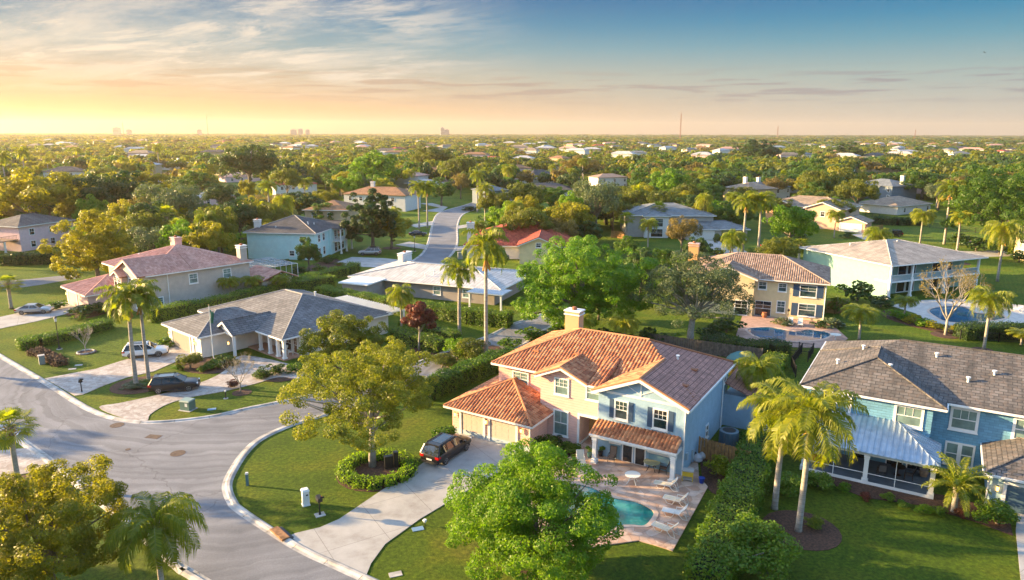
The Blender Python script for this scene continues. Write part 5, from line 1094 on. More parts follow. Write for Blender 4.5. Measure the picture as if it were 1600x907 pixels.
pI=g(428,829); q=g(447,846); mb=MB().bar((pI.x,pI.y,.16),(q.x,q.y,.16),.55,.14); o=empty('kerb_inlet',(0,0,0),0,'rusty storm drain inlet set in the kerb at the driveway mouth','storm drain'); mb.build('hood',pm('rust_concrete',(.26,.13,.06),.9,var=.4,vscale=3),o); d=(q-pI).normalized(); nrm=Vector((d.y,-d.x,0)); a_=pI-nrm*.42; b_=q-nrm*.42; MB().bar((a_.x,a_.y,.05),(b_.x,b_.y,.05),.3,.06).build('opening',black,o)
T('garden_spotlight',664,822,'small white spotlight stake in the grass right of the driveway','garden light',[('stake',MB().tube([(0,0,0),(0,0,.3)],.03,6),black),('head',MB().lathe([(.1,.28),(.16,.42),(.12,.5)],n=8),white)])
# black utility cluster at the hero tree
T('irrigation_controls',611,731,'black irrigation boxes on posts inside the ring hedge under the front tree','control box',[('cabinet',MB().box(-.55,.15,-.2,.2,0,1.1).box(.25,.6,-.2,.2,0,1.35),black),('pipe',MB().tube([(.75,0,0),(.75,0,.9),(.55,0,.9)],.05,6),black)],25)
# ---------------------------------------------------------------- patio furniture
frameW=pm('frame_white',(.72,.70,.64),.4); sling=pm('sling_cream',(.66,.56,.40),.7,var=.05); slingt=pm('sling_taupe',(.22,.15,.11),.8,var=.15); bronze=pm('frame_bronze',(.05,.035,.028),.5,metal=.4)
def lounger(px,by,az,label,back=55,sl=sling,fr=frameW,group='white pool loungers on the stone patio',scale=1.):
    p=g(px,by); o=empty('sun_lounger',(p.x,p.y,.07),R_(90-az),label,'sun lounger',group); b=R_(back); bx,bz=-.35-.75*math.cos(b),.36+.75*math.sin(b)
    MB().add([(-.35,-.27,.36),(.85,-.27,.36),(.85,.27,.36),(-.35,.27,.36)],[(0,1,2,3)]).box(-.35,.85,-.27,.27,.33,.35).build('seat',sl,o)
    dx,dz=-math.sin(b)*.03,-math.cos(b)*.03
    MB().add([(-.35,-.27,.36),(bx,-.27,bz),(bx,.27,bz),(-.35,.27,.36),(-.35+dx,-.27,.36+dz),(bx+dx,-.27,bz+dz),(bx+dx,.27,bz+dz),(-.35+dx,.27,.36+dz)],[(0,1,2,3),(7,6,5,4),(0,4,5,1),(1,5,6,2),(2,6,7,3)]).build('backrest',sl,o)
    f=MB()
    for s in (-.3,.3): f.tube([(.88,s,.35),(-.35,s,.35),(bx,s,bz+.02)],.028,6).tube([(-.05,s,.35),(-.05,s,.58),(-.55,s,.60),(-.72,s,.62)],.025,6)
    f.tube([(.88,-.3,.35),(.88,.3,.35)],.028,6).tube([(bx,-.3,bz),(bx,.3,bz)],.028,6); f.build('frame',fr,o)
    for s in (-.3,.3):
        MB().tube([(.75,s,.35),(.55,s,.02),(.15,s,.02),(.0,s,.33)],.026,6).build('leg',fr,o); MB().tube([(-.30,s,.35),(-.62,s,.02),(-.95,s,.02),(bx+.1,s,bz*.6)],.026,6).build('leg',fr,o)
    o.scale=(scale,)*3; return o
lounger(908,728,176,'cream lounger standing apart by the left porch column',62)
lounger(1040,764,-68,'cream lounger nearest the right porch column',48); lounger(1055,788,-62,'cream lounger second down the right side of the patio',48); lounger(1054,808,-66,'white lounger third down the patio with its back to the hedge',50,pm('sling_white',(.66,.64,.60),.7)); lounger(1038,833,-50,'sunlit cream lounger lowest on the patio near its corner',45)
def rtable(px,by,r,h,label,top,leg,n=4,cat='table',glass_=False,splay=.4):
    p=g(px,by); o=empty('round_table',(p.x,p.y,.07),.4,label,cat); MB().lathe([(r*.98,h-.03),(r,h-.015),(r*.98,h)],n=28).build('table_top',top,o)
    for k in range(n):
        a=k*2*math.pi/n; MB().tube([(math.cos(a)*r*.7,math.sin(a)*r*.7,h-.03),(math.cos(a)*r*.35,math.sin(a)*r*.35,h*.55),(math.cos(a)*r*(.45+splay),math.sin(a)*r*(.45+splay),0)],.03,6).build('leg',leg,o)
    MB().tube([(math.cos(t*.52)*r*.3,math.sin(t*.52)*r*.3,h*.5) for t in range(13)],.02,5).build('stretcher',leg,o); return o
rtable(988,756,.62,.74,'white round plastic table standing alone in the middle of the patio',frameW,frameW); rtable(1018,736,.68,.75,'round glass-topped table with bronze legs under the porch roof',pm('glass_green_top',(.42,.40,.22),.15,spec=.8),bronze,splay=.3)
T('ashtray',1021,727,'small dark dish on the glass-topped table','dish',[('dish',MB().lathe([(.08,0),(.14,.04),(.12,.05)],n=12),plastic)],z=.83)
def patiochair(px,by,az,label,h=1.05,sl=slingt,fr=bronze,z=.07,group=None,loc=None):
    p=loc or g(px,by); o=empty('patio_chair',(p[0],p[1],z),R_(90-az),label,'chair',group); MB().box(-.24,.26,-.26,.26,.40,.44).build('seat',sl,o)
    MB().add([(-.24,-.26,.44),(-.45,-.25,h),(-.45,.25,h),(-.24,.26,.44),(-.27,-.26,.43),(-.48,-.25,h),(-.48,.25,h),(-.27,.26,.43)],[(3,2,1,0),(4,5,6,7),(0,1,5,4),(1,2,6,5),(2,3,7,6)]).build('backrest',sl,o)
    f=MB()
    for s in (-.28,.28): f.tube([(.28,s,.05),(.26,s,.62),(-.30,s,.64)],.022,6); f.tube([(.26,s,.42),(-.24,s,.42),(-.47,s,h+.02)],.022,6)
    f.tube([(-.47,-.28,h),(-.47,.28,h)],.022,6).build('frame',fr,o)
    for sx_,s in ((.27,-.28),(.27,.28),(-.26,-.28),(-.26,.28)): MB().tube([(sx_,s,.45),(sx_*1.15,s,0)],.024,6).build('leg',fr,o)
    return o
patiochair(956,722,205,'tall-backed brown sling chair against the blue wall by the patio doors',1.15); patiochair(1036,740,-70,'brown sling chair beside the glass-topped table under the porch',1.0)
T('cooler_cart',1074,752,'yellow and grey party cooler cart beside the right porch column','cooler cart',[('tub',MB().box(-.42,.42,-.25,.25,.45,.85),pm('cart_yellow',(.62,.42,.03),.5)),('lid',MB().box(-.45,.45,-.28,.28,.85,.95),pm('cart_grey',(.38,.38,.36),.6)),('shelf',MB().box(-.4,.4,-.22,.22,.15,.2),MATS['cart_grey']),('leg',MB().box(-.42,-.36,-.24,-.18,0,.45).box(.36,.42,-.24,-.18,0,.45).box(-.42,-.36,.18,.24,0,.45).box(.36,.42,.18,.24,0,.45),MATS['cart_yellow'])],-18,.05)
def pot(px,by,label,c,r=.22,z=.07,plant=True,h=.4):
    o=T('plant_pot' if plant else 'pot',px,by,label,'plant pot',[('pot',MB().lathe([(r*.7,0),(r,h),(r*1.08,h),(r*1.08,h+.04)],n=14),c)],z=z)
    if plant:
        P,Nn,C_,CR,rs=crown_arrays(int(px),.36,.6,nc=8,nl=140,leaf=.17,cr=.5,low=-.3); P[:,2]+=h+.25; V,Fq=quads(P,Nn,.17,rs,.6); link('plant',npmesh('plant',V,Fq,L_hedge),o)
    return o
pot(898+40,714,'dark pot with a leafy plant behind the left porch column',plastic); pot(921,716,'low leafy pot plant left of the porch column',pm('pot_teal',(.03,.09,.10),.5)); pot(1096,756,'small cobalt blue pot on the patio edge beside the cooler cart',pm('pot_blue',(.01,.04,.28),.3),.24,plant=False)
T('bin_bags',1090,722,'heap of pale and dark bags against the blue side wall','bags',[('bag',MB().lathe([(.2,0),(.42,.2),(.36,.5),(.1,.75)],(0,0,0),9).lathe([(.2,0),(.34,.2),(.3,.4),(.06,.62)],(.5,.6,0),9),pm('bag_white',(.5,.5,.52),.5)),('dark_bag',MB().lathe([(.2,0),(.4,.2),(.3,.5),(.1,.7)],(-.2,.5,0),9),black)])
def ac(px,by,label,loc=None,r=.48,h=1.1):
    o=T('air_conditioner',px,by,label,'air conditioner',[('casing',MB().lathe([(r,.08),(r,h-.1),(r*.97,h)],n=24),pm('ac_blue_grey',(.06,.12,.16),.6)),('fan_grille',MB().lathe([(r*1.02,h),(r*1.02,h+.05),(r*.8,h+.09),(r*.2,h+.05)],n=24),pm('ac_grille',(.13,.20,.24),.5,metal=.4)),('pad',MB().box(-.7,.7,-.7,.7,0,.08),kerbm)],loc=loc)
    MB().lathe([(r*.72,h+.06),(r*.70,h+.10)],n=20).build('fan',black,o); rb=MB()
    for k in range(24): a=k*.2618; rb.box(-.01,.01,-.01,.01,0,0) if False else rb.bar((math.cos(a)*r*1.01,math.sin(a)*r*1.01,.1),(math.cos(a)*r*1.01,math.sin(a)*r*1.01,h-.1),.03,.03)
    rb.build('fins',MATS['ac_blue_grey'],o); return o
w_=A.world(14.6,9.4); ac(0,0,'large round blue-grey air conditioner behind the cedar fence of the blue wing',loc=w_,r=.8,h=1.75)
ac(318,463,'pale air conditioner against the beige house side wall',loc=D.world(17.3,8.2),r=.5,h=.9)
# fences
def fence(name,pts,h,label,mat,board=.14,gap=.01,cat='fence',pick=False,post=2.4,rail=True,pmat=None):
    P=[Vector((*Vector(p).to_2d(),0)) for p in pts]; o=empty(name,P[0],0,label,cat); bd=MB(); ps=[]; o0=P[0]; rr=random.Random(3); rl=MB()
    for a,b in zip(P,P[1:]):
        L=(b-a).length; d=(b-a)/L; n=max(1,int(L/(board+gap)))
        for i in range(n):
            c=a+d*(i+.5)*L/n-o0; hh=h*(1+rr.uniform(-.02,.02)) if not pick else h
            e=d*board/2
            if pick: bd.bar(c+Vector((0,0,.1)),c+Vector((0,0,hh)),.025,.025)
            else: off=Vector((-d.y,d.x,0))*(.02 if i%2 else -.02); bd.bar(c+off+Vector((0,0,.05)),c+off+Vector((0,0,hh)),board,.02) if abs(d.y)<.0 else bd.add([(c-e+off+Vector((0,0,z_)))for z_ in (.05,hh)]+[(c+e+off+Vector((0,0,z_)))for z_ in (hh,.05)]+[(c-e+off*2+Vector((0,0,z_)))for z_ in (.05,hh)]+[(c+e+off*2+Vector((0,0,z_)))for z_ in (hh,.05)],[(0,1,2,3),(7,6,5,4),(0,4,5,1),(1,5,6,2),(2,6,7,3)])
        for z_ in ((.25,h-.2) if not pick else (.2,h-.12)): rl.bar(a-o0+Vector((0,0,z_)),b-o0+Vector((0,0,z_)),.04,.05)
        m=max(1,int(round(L/post)))
        for i in range(m+1): ps.append(a+d*L*i/m-o0)
    bd.build('bars' if pick else 'boards',mat,o); rl.build('rail',pmat or mat,o)
    for q in ps[:90]: MB().box(q.x-.05,q.x+.05,q.y-.05,q.y+.05,0,h+.05).build('post',pmat or mat,o)
    return o
cedar=pm('cedar_boards',(.36,.19,.07),.8,var=.25,vscale=3); greyw=pm('weathered_boards',(.13,.105,.09),.9,var=.3,vscale=3)
fence('wooden_fence',[A.world(12.85,6.6),A.world(17.2,5.9)],1.85,'short cedar board fence joining the blue house to the tall hedge',cedar)
fence('wooden_fence',[g(1015,541),g(1090,552),g(1150,561),g(1190,566)],1.7,'long weathered grey board fence behind the pink-tiled roof under the oak',greyw)
fence('wooden_fence',[g(1291,489),g(1304,491),g(1322,489)],1.9,'cedar fence beside the yellow house by the dark shrub',cedar)
fence('wooden_fence',[g(1354,366),g(1364,364),g(1378,362)],1.9,'orange cedar fence beside the white garage of the apricot house',cedar)
fence('wooden_fence',[g(955,372),g(962,372),g(975,374)],1.9,'small cedar fence panel behind the yellow fan palms',cedar)
fence('metal_fence',[g(1205,556),g(1226,549),g(1270,553),g(1262,566)],1.35,'black metal picket fence around the yellow house pool',black,.11,.02,pick=True,post=2.2)
fence('metal_fence',[g(1243,590),g(1236,574),g(1252,553)],1.35,'black metal gate fence running down beside the dark roofed house',black,.11,.02,pick=True,post=2.2)
fence('metal_fence',[g(1352,338),g(1385,345),g(1430,353),g(1500,362),g(1600,372)],1.5,'long black metal fence across the lawn behind the black SUV',black,.2,.05,pick=True,post=4)
fence('metal_fence',[g(1500,531),g(1560,535),g(1640,541)],1.3,'black metal fence in the dark hedge at the right edge',black,.14,.03,pick=True,post=2.5)
# yellow house poolside
for px,by,l in ((1235,509,'left white lounge chair behind the yellow house pool'),(1250,510,'right white lounge chair behind the yellow house pool')): lounger(px,by,200,l,60,frameW,frameW,'white chairs behind the yellow house pool')
T('patio_heater',1231,500,'slim black ornament stand by the yellow wall','garden ornament',[('stand',MB().tube([(0,0,0),(0,0,1.6)],.04,6).lathe([(.16,1.3),(.2,1.5),(.05,1.7)],n=8),black),('base',MB().lathe([(.2,0),(.05,.1)],n=8),black)])
T('plant_pot',1194,497,'large terracotta urn at the yellow house entry','plant pot',[('pot',MB().lathe([(.2,0),(.42,.4),(.34,.8),(.38,.86)],n=12),MATS['terracotta_pot'])])
T('table_set',1305,531,'small white table at the end of the yellow house pool deck','table',[('table_top',MB().lathe([(.7,.7),(.7,.74)],n=14),frameW),('leg',MB().lathe([(.35,0),(.06,.1),(.06,.7)],n=8),frameW)])
T('kettle_tarp',1159,565,'rounded teal tarpaulin-covered boat shape behind the cedar fence','covered boat',[('cover',MB().add(*(lambda:(([(2.0*math.cos(t)*math.cos(e),1.0*math.sin(t)*math.cos(e),1.3*math.sin(e)) for e in (0,.4,.8,1.2) for t in [k*.3927 for k in range(16)]]+[(0,0,1.3)]),[(r*16+k,r*16+(k+1)%16,(r+1)*16+(k+1)%16,(r+1)*16+k) for r in range(3) for k in range(16)]+[(48+k,48+(k+1)%16,64) for k in range(16)]))()),pm('tarp_teal',(.08,.22,.24),.6))])
for i,(px,by,az) in enumerate(((1535,476,20),(1412,479,20),(1585,487,-60))): lounger(px,by,az,['pale lounger on the far deck of the teal house pool','pale lounger on the deck left of the bare tree','pale lounger on the right deck of the teal house pool'][i],40,pm('sling_white',(.66,.64,.60),.7),frameW,'loungers around the teal house pool')
# porch furniture of the right house
for u,v,az,l in ((-3.6,-.6,20,'grey wicker chair seen from behind inside the screened porch'),(-1.7,-.2,-60,'grey wicker chair at the right inside the screened porch')): patiochair(0,0,az,l,1.05,pm('wicker_grey',(.16,.15,.15),.8),bronze,.14,loc=B.world(u,v))
p=B.world(-2.5,.2); T('round_table',0,0,'dark round table between the wicker chairs in the screened porch','table',[('table_top',MB().lathe([(.55,.70),(.55,.74)],n=18),bronze),('leg',MB().lathe([(.3,0),(.05,.08),(.05,.7)],n=8),bronze)],z=.14,loc=p)
p=B.world(-8.2,-.6); T('hot_tub_chair',0,0,'red and white covered grill at the left end of the screened porch','covered grill',[('body',MB().box(-.6,.6,-.4,.4,0,.8),pm('grill_red',(.35,.02,.02),.5)),('cover',MB().box(-.62,.62,-.42,.42,.8,1.05).box(-.45,.45,-.3,.3,1.05,1.25),pm('grill_cover',(.5,.52,.54),.6))],z=.14,rz=-30,loc=p)
p=B.world(-.7,1.0); T('basket',0,0,'round wicker basket in the right corner of the screened porch','basket',[('basket',MB().lathe([(.25,0),(.36,.3),(.3,.55),(.33,.58)],n=14),MATS['deck_wood'])],z=.14,loc=p)
for u,v,az,l in ((10.0,5.6,-140,'white wicker chair on the columned porch of the cream house'),(11.2,5.8,-100,'white chair nearest the corner column of the cream house porch')): patiochair(0,0,az,l,.95,frameW,frameW,.18,loc=C.world(u,v))
p=A.world(16.8,14); T('ladder',0,0,'white aluminium ladder lying in the clutter behind the blue wing','ladder',[('rail',MB().bar((0,0,.3),(0,3,.8),.06,.08).bar((.5,0,.3),(.5,3,.8),.06,.08),alum),('rung',(lambda m:[m.bar((0,i*.3,.3+i*.05),(.5,i*.3,.3+i*.05),.04,.04) for i in range(1,10)] and m)(MB()),alum)],loc=p)
# far towers and blocks on the horizon
def tower(px,ty,d,label,w_=3.):
    dr=ray(px,209); s=d/dr.y; p=Vector((dr.x*s,d,0)); h=height_at2(p,ty); mb=MB()
    for sx_,sy_ in ((-1,-1),(1,-1),(1,1),(-1,1)): mb.bar((sx_*w_,sy_*w_,0),(sx_*w_*.4,sy_*w_*.4,h),w_*.35,w_*.35)
    n=12
    for i in range(n):
        z0,z1=h*i/n,h*(i+1)/n; k0,k1=w_*(1-.6*i/n),w_*(1-.6*(i+1)/n); mb.bar((-k0,-k0,z0),(k1,-k1,z1),w_*.22,w_*.22).bar((k0,k0,z0),(-k1,k1,z1),w_*.22,w_*.22).bar((k0,-k0,z0),(k1,k1,z1),w_*.22,w_*.22).bar((-k0,-k0,z0),(k0,-k0,z0),w_*.22,w_*.22)
    o=empty('radio_mast',p,.3,label,'radio mast'); mb.build('lattice',pm('mast_steel',(.30,.14,.10),.7),o); MB().tube([(0,0,h),(0,0,h*1.12)],w_*.12,5).build('antenna',MATS['mast_steel'],o)
def height_at2(p,ty):
    lo_,hi_=0.,900.
    for _ in range(50):
        m=(lo_+hi_)/2
        if proj((p[0],p[1],m))[1]>ty: lo_=m
        else: hi_=m
    return lo_
tower(1063,178,2400,'tall lattice mast rising highest above the horizon at the right',1.7); tower(325,181,3000,'thin radio mast above the horizon on the golden left side',1.2); tower(193,192,3600,'small mast beside the far white blocks at the left',1.6); tower(1215,198,3000,'short lattice mast on the horizon right of the tallest mast',1.8); tower(1430,203,2600,'short pale mast on the horizon at the far right',1.5)
def block(px,ty,wpx,d,label):
    dr=ray(px,209); s=d/dr.y; p=Vector((dr.x*s,d,0)); h=height_at2(p,ty); w_=wpx/F*d; o=empty('apartment_block',p,.2,label,'tower block'); MB().box(-w_/2,w_/2,-w_/2,w_/2,0,h).box(-w_*.2,w_*.2,-w_*.2,w_*.2,h,h*1.08).build('wall',pm('far_block_wall',(.36,.36,.40),.8),o)
    mb=MB()
    for i in range(5): z=h*(.15+.17*i); mb.box(-w_/2-.3,w_/2+.3,-w_/2-.3,w_/2+.3,z,z+h*.05)
    mb.build('window',glassd,o)
for i,(px,ty,wp,l) in enumerate(((183,200,9,'wide pale block low on the left horizon'),(202,203,6,'lower block right of the wide pale one on the left horizon'),(312,203,6,'small block at the foot of the thin left mast'),(459,203,9,'leftmost of three pale blocks near the middle left horizon'),(470,202,7,'middle of three pale blocks near the middle left horizon'),(481,203,6,'rightmost of three pale blocks near the middle left horizon'),(691,200,6,'taller pale tower block on the central horizon'),(698,203,7,'lower block joined beside the taller central tower'))): block(px,ty,wp,4200,l)
bd=ray(1540,82)*160+Vector((0,0,HC)); o=MB().add([(0,0,0),(.55,.15,.22),(.2,.35,.05),(-.55,.15,.2),(-.2,.35,.05),(0,.6,0),(0,-.35,.02),(0,.2,-.08)],[(0,1,2),(0,4,3),(6,0,2,5),(6,5,4,0),(6,7,5),(0,2,5,4)]).build('bird',black); o.location=bd; tag(o,'tiny dark bird flying high in the sky at the right','bird')
# ---------------------------------------------------------------- named trees (kind, px, base y, top y, half width, label)
nr=random.Random(11)
# hero trees, made for their own place
def hero(name,mat,px,by,ty,hw,label,seed,limbs=16,bk=None,tr=.3,crown=.78,**ck):
    p=g(px,by); h=height_at(p,ty); r=hw/F*(p-Vector((0,0,HC))).dot(_f); H=h*crown; z0=h-H*.52
    ck.setdefault('leaf',.2); o=mk_tree2(name,mat,seed,r,H,z0,tr,limbs,bk,ck); o.location=(p.x,p.y,0); tag(o,label,'tree'); INST.append((o,'hero',p.x,p.y,h,r)); return o
hero('golden_tree',L_front,582,729,534,140,'large golden-leaved tree rising from the round hedge on the corner lawn',5,20,barkl,.26,.80,nc=210,nl=56000,leaf=.16,cr=.09,low=-.42,rnd=.5)
hero('golden_tree',L_front,545,617,487,78,'golden-green tree behind the large one beside the cream house',8,14,bark,.3,.8,nc=130,nl=26000,leaf=.22,cr=.14,low=-.5)
hero('lime_green_tree',L_bright,835,905,696,142,'bright lime-green tree in front of the pool at the bottom',12,22,bark,.20,.98,nc=270,nl=88000,leaf=.155,cr=.13,low=-.85,rnd=.5)
hero('golden_tree',L_gold,85,958,724,142,'big golden-green tree at the bottom left corner',17,22,bark,.28,.85,nc=230,nl=76000,leaf=.135,cr=.12,low=-.6)
hero('spreading_ficus',L_ficus,908,522,371,124,'huge rounded bright green tree behind the terracotta roof',21,16,bark,.6,.92,nc=330,nl=70000,leaf=.26,cr=.10,low=-.75,rnd=.3)
hero('live_oak',L_grey,1078,545,396,102,'wide grey-green live oak with visible branches behind the terracotta roof',25,34,barkl,.42,.80,nc=220,nl=38000,leaf=.20,cr=.10,low=-.45,rnd=.6)
hero('red_leaved_tree',L_red,655,548,477,30,'small dark tree with red leaves between the hedges by the tall palms',29,12,barkl,.12,.6,nc=26,nl=5000,leaf=.28,cr=.3,low=-.3)
hero('round_tree',L_gold,155,440,325,74,'broad golden-olive tree in front of the pale pink house',31,14,bark,.35,.95,nc=190,nl=36000,leaf=.32,cr=.12,low=-.85)
hero('broadleaf_tree',L_green,1560,392,252,100,'massive green and orange-flecked tree at the right behind the tall palms',33,18,bark,.4,1.0,nc=260,nl=46000,leaf=.42,cr=.10,low=-.6)
hero('evergreen_tree',L_dark,583,392,296,50,'dense dark-leaved tree behind the mint house',35,10,bark,.4,.93,nc=150,nl=26000,leaf=.4,cr=.12,low=-.75)
T_=[('dark',185,365,264,58),('gold',60,371,268,78),('grey',273,378,286,62),('bright',335,402,352,50),('dark',378,385,308,42),('dark',393,300,223,46),('yellowx',0,0,0,0),
('gold',612,389,335,32),('bright',588,305,240,48),('green',532,306,262,30),('green',508,358,316,28),('green',690,322,278,26),('rust',720,311,272,16),('olive',676,280,229,38),('olive',716,296,246,30),('green',483,425,372,22),
('olive',822,350,285,42),('olive',770,352,300,30),('grey',930,368,281,46),('green',880,352,298,28),('bright',1045,332,268,40),('green',1085,335,285,36),('rust',905,285,244,32),('rust',1003,298,262,26),('dark',1150,300,262,40),
('rust',1064,400,337,28),('bright',1232,398,322,44),('olive',1276,328,266,36),('olive',1338,338,280,36),('dark',1185,262,219,38),('green',775,425,385,22),('dark',1000,470,392,30),('dark',965,480,420,26),
('olive',450,320,262,26),('dark',455,300,255,34),('green',1105,330,280,30),('dark',1320,258,224,26),('gold',15,345,285,40),('gold',120,330,272,45),('gold',240,320,268,36),('green',1195,465,430,16),('dark',1128,470,425,22),('green',740,500,480,10),
('green',1440,312,268,40),('green',1265,300,250,30),('rust',1212,315,275,24),('olive',1160,330,292,26),('green',860,330,292,30),('green',560,300,262,26),('dark',345,330,285,34),('green',1000,438,388,32),('green',1040,428,388,28),('dark',1105,455,418,26),('bright',1065,432,398,22),('dark',935,500,455,28),('green',1165,470,430,18),('olive',1140,402,360,26),('dark',1085,415,372,24),('green',980,412,370,24),('olive',1330,440,405,18),('dark',1600,360,300,30)]
P_T=[('royal',718,522,413,40),('royal',760,563,372,46),('queen',628,527,443,30),('royal',213,604,455,50),('royal',233,598,452,42),('queen',1180,660,552,46),
('fan',29,757,640,48),('fan',18,483,430,30),('queen',1537,547,448,44),('queen',1342,532,475,38),('queen',1558,440,340,40),('royal',1475,382,288,32),('royal',1495,392,335,22),('queen',1437,382,325,24),
('royal',1160,400,308,28),('royal',1184,400,306,30),('fan',1248,408,373,26),('queen',1303,372,327,18),('fan',978,376,331,22),('queen',1012,390,340,20),('queen',640,300,262,16),('royal',655,358,288,20),('royal',668,356,288,20),('royal',746,332,270,16),('royal',758,352,290,20),('queen',747,386,344,18),
('queen',672,285,248,16),('royal',422,347,286,24),('royal',42,296,234,22),('royal',12,305,240,20),('royal',125,268,232,18),('royal',250,272,228,16),('fan',262,378,322,22),('fan',292,380,323,22),('queen',477,316,276,18),('queen',795,304,256,22),('queen',825,294,264,16),('royal',910,287,250,14),('royal',948,254,229,10),('royal',1016,282,246,14),
('queen',1120,294,250,20),('royal',1350,256,232,12),('queen',1430,262,235,16),('royal',1520,272,238,20),('queen',1595,540,515,16),('queen',360,470,432,20),('queen',395,466,430,22),('queen',440,462,428,22),('queen',905,552,488,26),('queen',975,552,492,30),('queen',1412,500,462,18),
('royal',1130,290,258,16),('queen',1250,262,232,14),('royal',1190,283,250,14),('queen',430,262,238,14)]
LMK=[(225,440,'the beige rose-roofed house'),(110,365,'the pale pink house'),(465,370,'the mint house'),(430,500,'the cream grey-roofed house'),(660,435,'the white-tiled house'),(850,365,'the red-tiled house'),(890,600,'the peach house'),(1210,450,'the yellow house'),(1390,420,'the teal house'),(1450,620,'the blue brick house'),(1060,350,'the grey slate-roofed house'),(1280,330,'the apricot house'),(690,350,'the far street'),(740,320,'the bend of the far street')]
for h_,sh_ in HOUSES:
    q=proj(h_.world(3,2,4)); LMK.append((q[0],q[1],sh_))
DESC={'green':'rounded mid-green tree','dark':'dark green tree','olive':'olive-brown oak','gold':'golden sunlit tree','bright':'lime-green tree','grey':'grey-green oak','rust':'rust-orange tree','royal':'tall palm','queen':'drooping feather palm','fan':'round-headed fan palm'}
def rel(px,py,skip=None):
    best=min(LMK,key=lambda l:((l[0]-px)/1.0)**2+((l[1]-py)*1.8)**2); dx,dy=px-best[0],(py-best[1])*1.8
    if abs(dx)>abs(dy): r='left of' if dx<0 else 'right of'
    else: r='behind' if dy<0 else 'in front of'
    return r+' '+best[2]
for k,px,by,ty,hw in T_:
    if hw<=0 or k not in DESC: continue
    o=at_px(k,px,by,ty,hw); o['label']=DESC[k]+' '+rel(px,(by+ty)/2)
PLAB={213:'left of the twin royal palms on the lawn of the cream house',233:'right of the twin royal palms, its trunk crossing the white SUV',718:'smooth-trunked palm left of the tallest palm behind the hero driveway hedge',760:'tallest dark-headed palm rising before the white-tiled house',628:'drooping palm beside the pergola of the cream house',1180:'bushy yellow palm behind the tall pair beside the blue wing',252:'glossy green drooping palm at the bottom edge by the kerb',29:'round fan palm with a rough trunk at the left edge by the kerb',18:'fan palm on the sunlit lawn left of the silver sedan'}
for k,px,by,ty,hw in P_T:
    o=at_px(k,px,by,ty,hw); o['label']=PLAB.get(px,DESC[k]+' '+rel(px,(by+ty)/2))
def lushpalm(kind,px,by,tt,seed,lush,label):
    p=g(px,by); h=height_at(p,tt); o=palm_mesh(kind,seed,h,1.15,lush); o.location=(p.x,p.y,0); tag(o,label,'palm tree'); INST.append((o,kind,p.x,p.y,h,3.5))
lushpalm('royal',1210,795,668,140,1.18,'left of the two tall royal palms on the right lawn'); lushpalm('royal',1247,830,672,143,1.30,'right of the two tall royal palms, standing in a mulch ring')
lushpalm('queen',255,935,822,163,1.05,'glossy green drooping palm at the bottom edge by the kerb')
o=at_px('sago',1490,800,712,48); o['label']='low dark green palm before the blue wall at the garage corner'
bare_tree(1477,524,408,56,'bare tan tree with a fine crown of twigs beside the teal house pool',4,L_rust,1500)
bare_tree(376,613,553,28,'small nearly bare tree with peach leaves beside the curved drive',6,L_rust,350); bare_tree(134,551,508,22,'small bare shrub-like tree in a stone ring on the left lawn',9)
# ---------------------------------------------------------------- hedges and shrubs
hedge([(1187,705),(1168,762),(1140,830),(1112,905),(1104,930)],2.5,1.7,'tall clipped hedge running down beside the patio lawn at the right')
hedge([(668,624),(705,608),(745,590),(800,570)],1.9,2.0,'clipped green hedge left of the terracotta garage roof',seed=2)
hedge([(500,466),(560,478),(615,487),(680,497),(735,505),(797,511)],2.2,2.0,'long clipped hedge in front of the white-tiled house',seed=3)
hedge([(233,503),(290,494),(340,485),(400,470),(455,458),(520,447)],2.2,2.0,'long dark hedge between the beige house and the grey-roofed house',seed=4,dens=100)
hedge([(470,448),(505,438),(540,430),(556,424)],2.4,1.7,'hedge behind the pergola toward the mint house',seed=5,dens=90)
hedge([(30,546),(60,541),(110,529),(150,517),(170,512)],2.2,1.1,'loose low hedge on the left lawn behind the lamp post',seed=6)
hedge([(52,553),(66,556),(88,567),(97,572)],1.3,.6,'low reddish-brown clipped hedge beside the grey service box',pm('leaf_maroon',(.10,.045,.02),.8),seed=7)
hedge([(5,414),(50,413),(92,411)],3,2.2,'dark hedge in front of the pale pink house',L_dark,seed=8,leaf=.3,dens=50)
hedge([(618,528),(650,540),(690,550)],2.3,1.5,'dark hedge beside the red-leaved tree',seed=9,dens=100); hedge([(628,516),(668,522),(712,536)],1.8,1.3,'low hedge on the lawn behind the red-leaved tree',seed=10,dens=100)
hedge([(1095,545),(1150,552),(1200,557),(1222,553)],2.6,1.7,'dark hedge between the oak and the yellow house pool fence',L_dark,seed=11,dens=110)
hedge([(1500,529),(1550,527),(1610,530)],2.6,1.8,'dark hedge beyond the ridge of the dark shingle roof',L_dark,seed=12,dens=110)
hedge([(1365,350),(1400,352),(1440,352)],3,2.,'clipped hedge behind the black metal fence',L_dark,seed=13,leaf=.35,dens=40)
hedge([(1190,606),(1205,585),(1215,568)],2.,1.3,'green hedge beside the black gate fence',seed=14,dens=90)
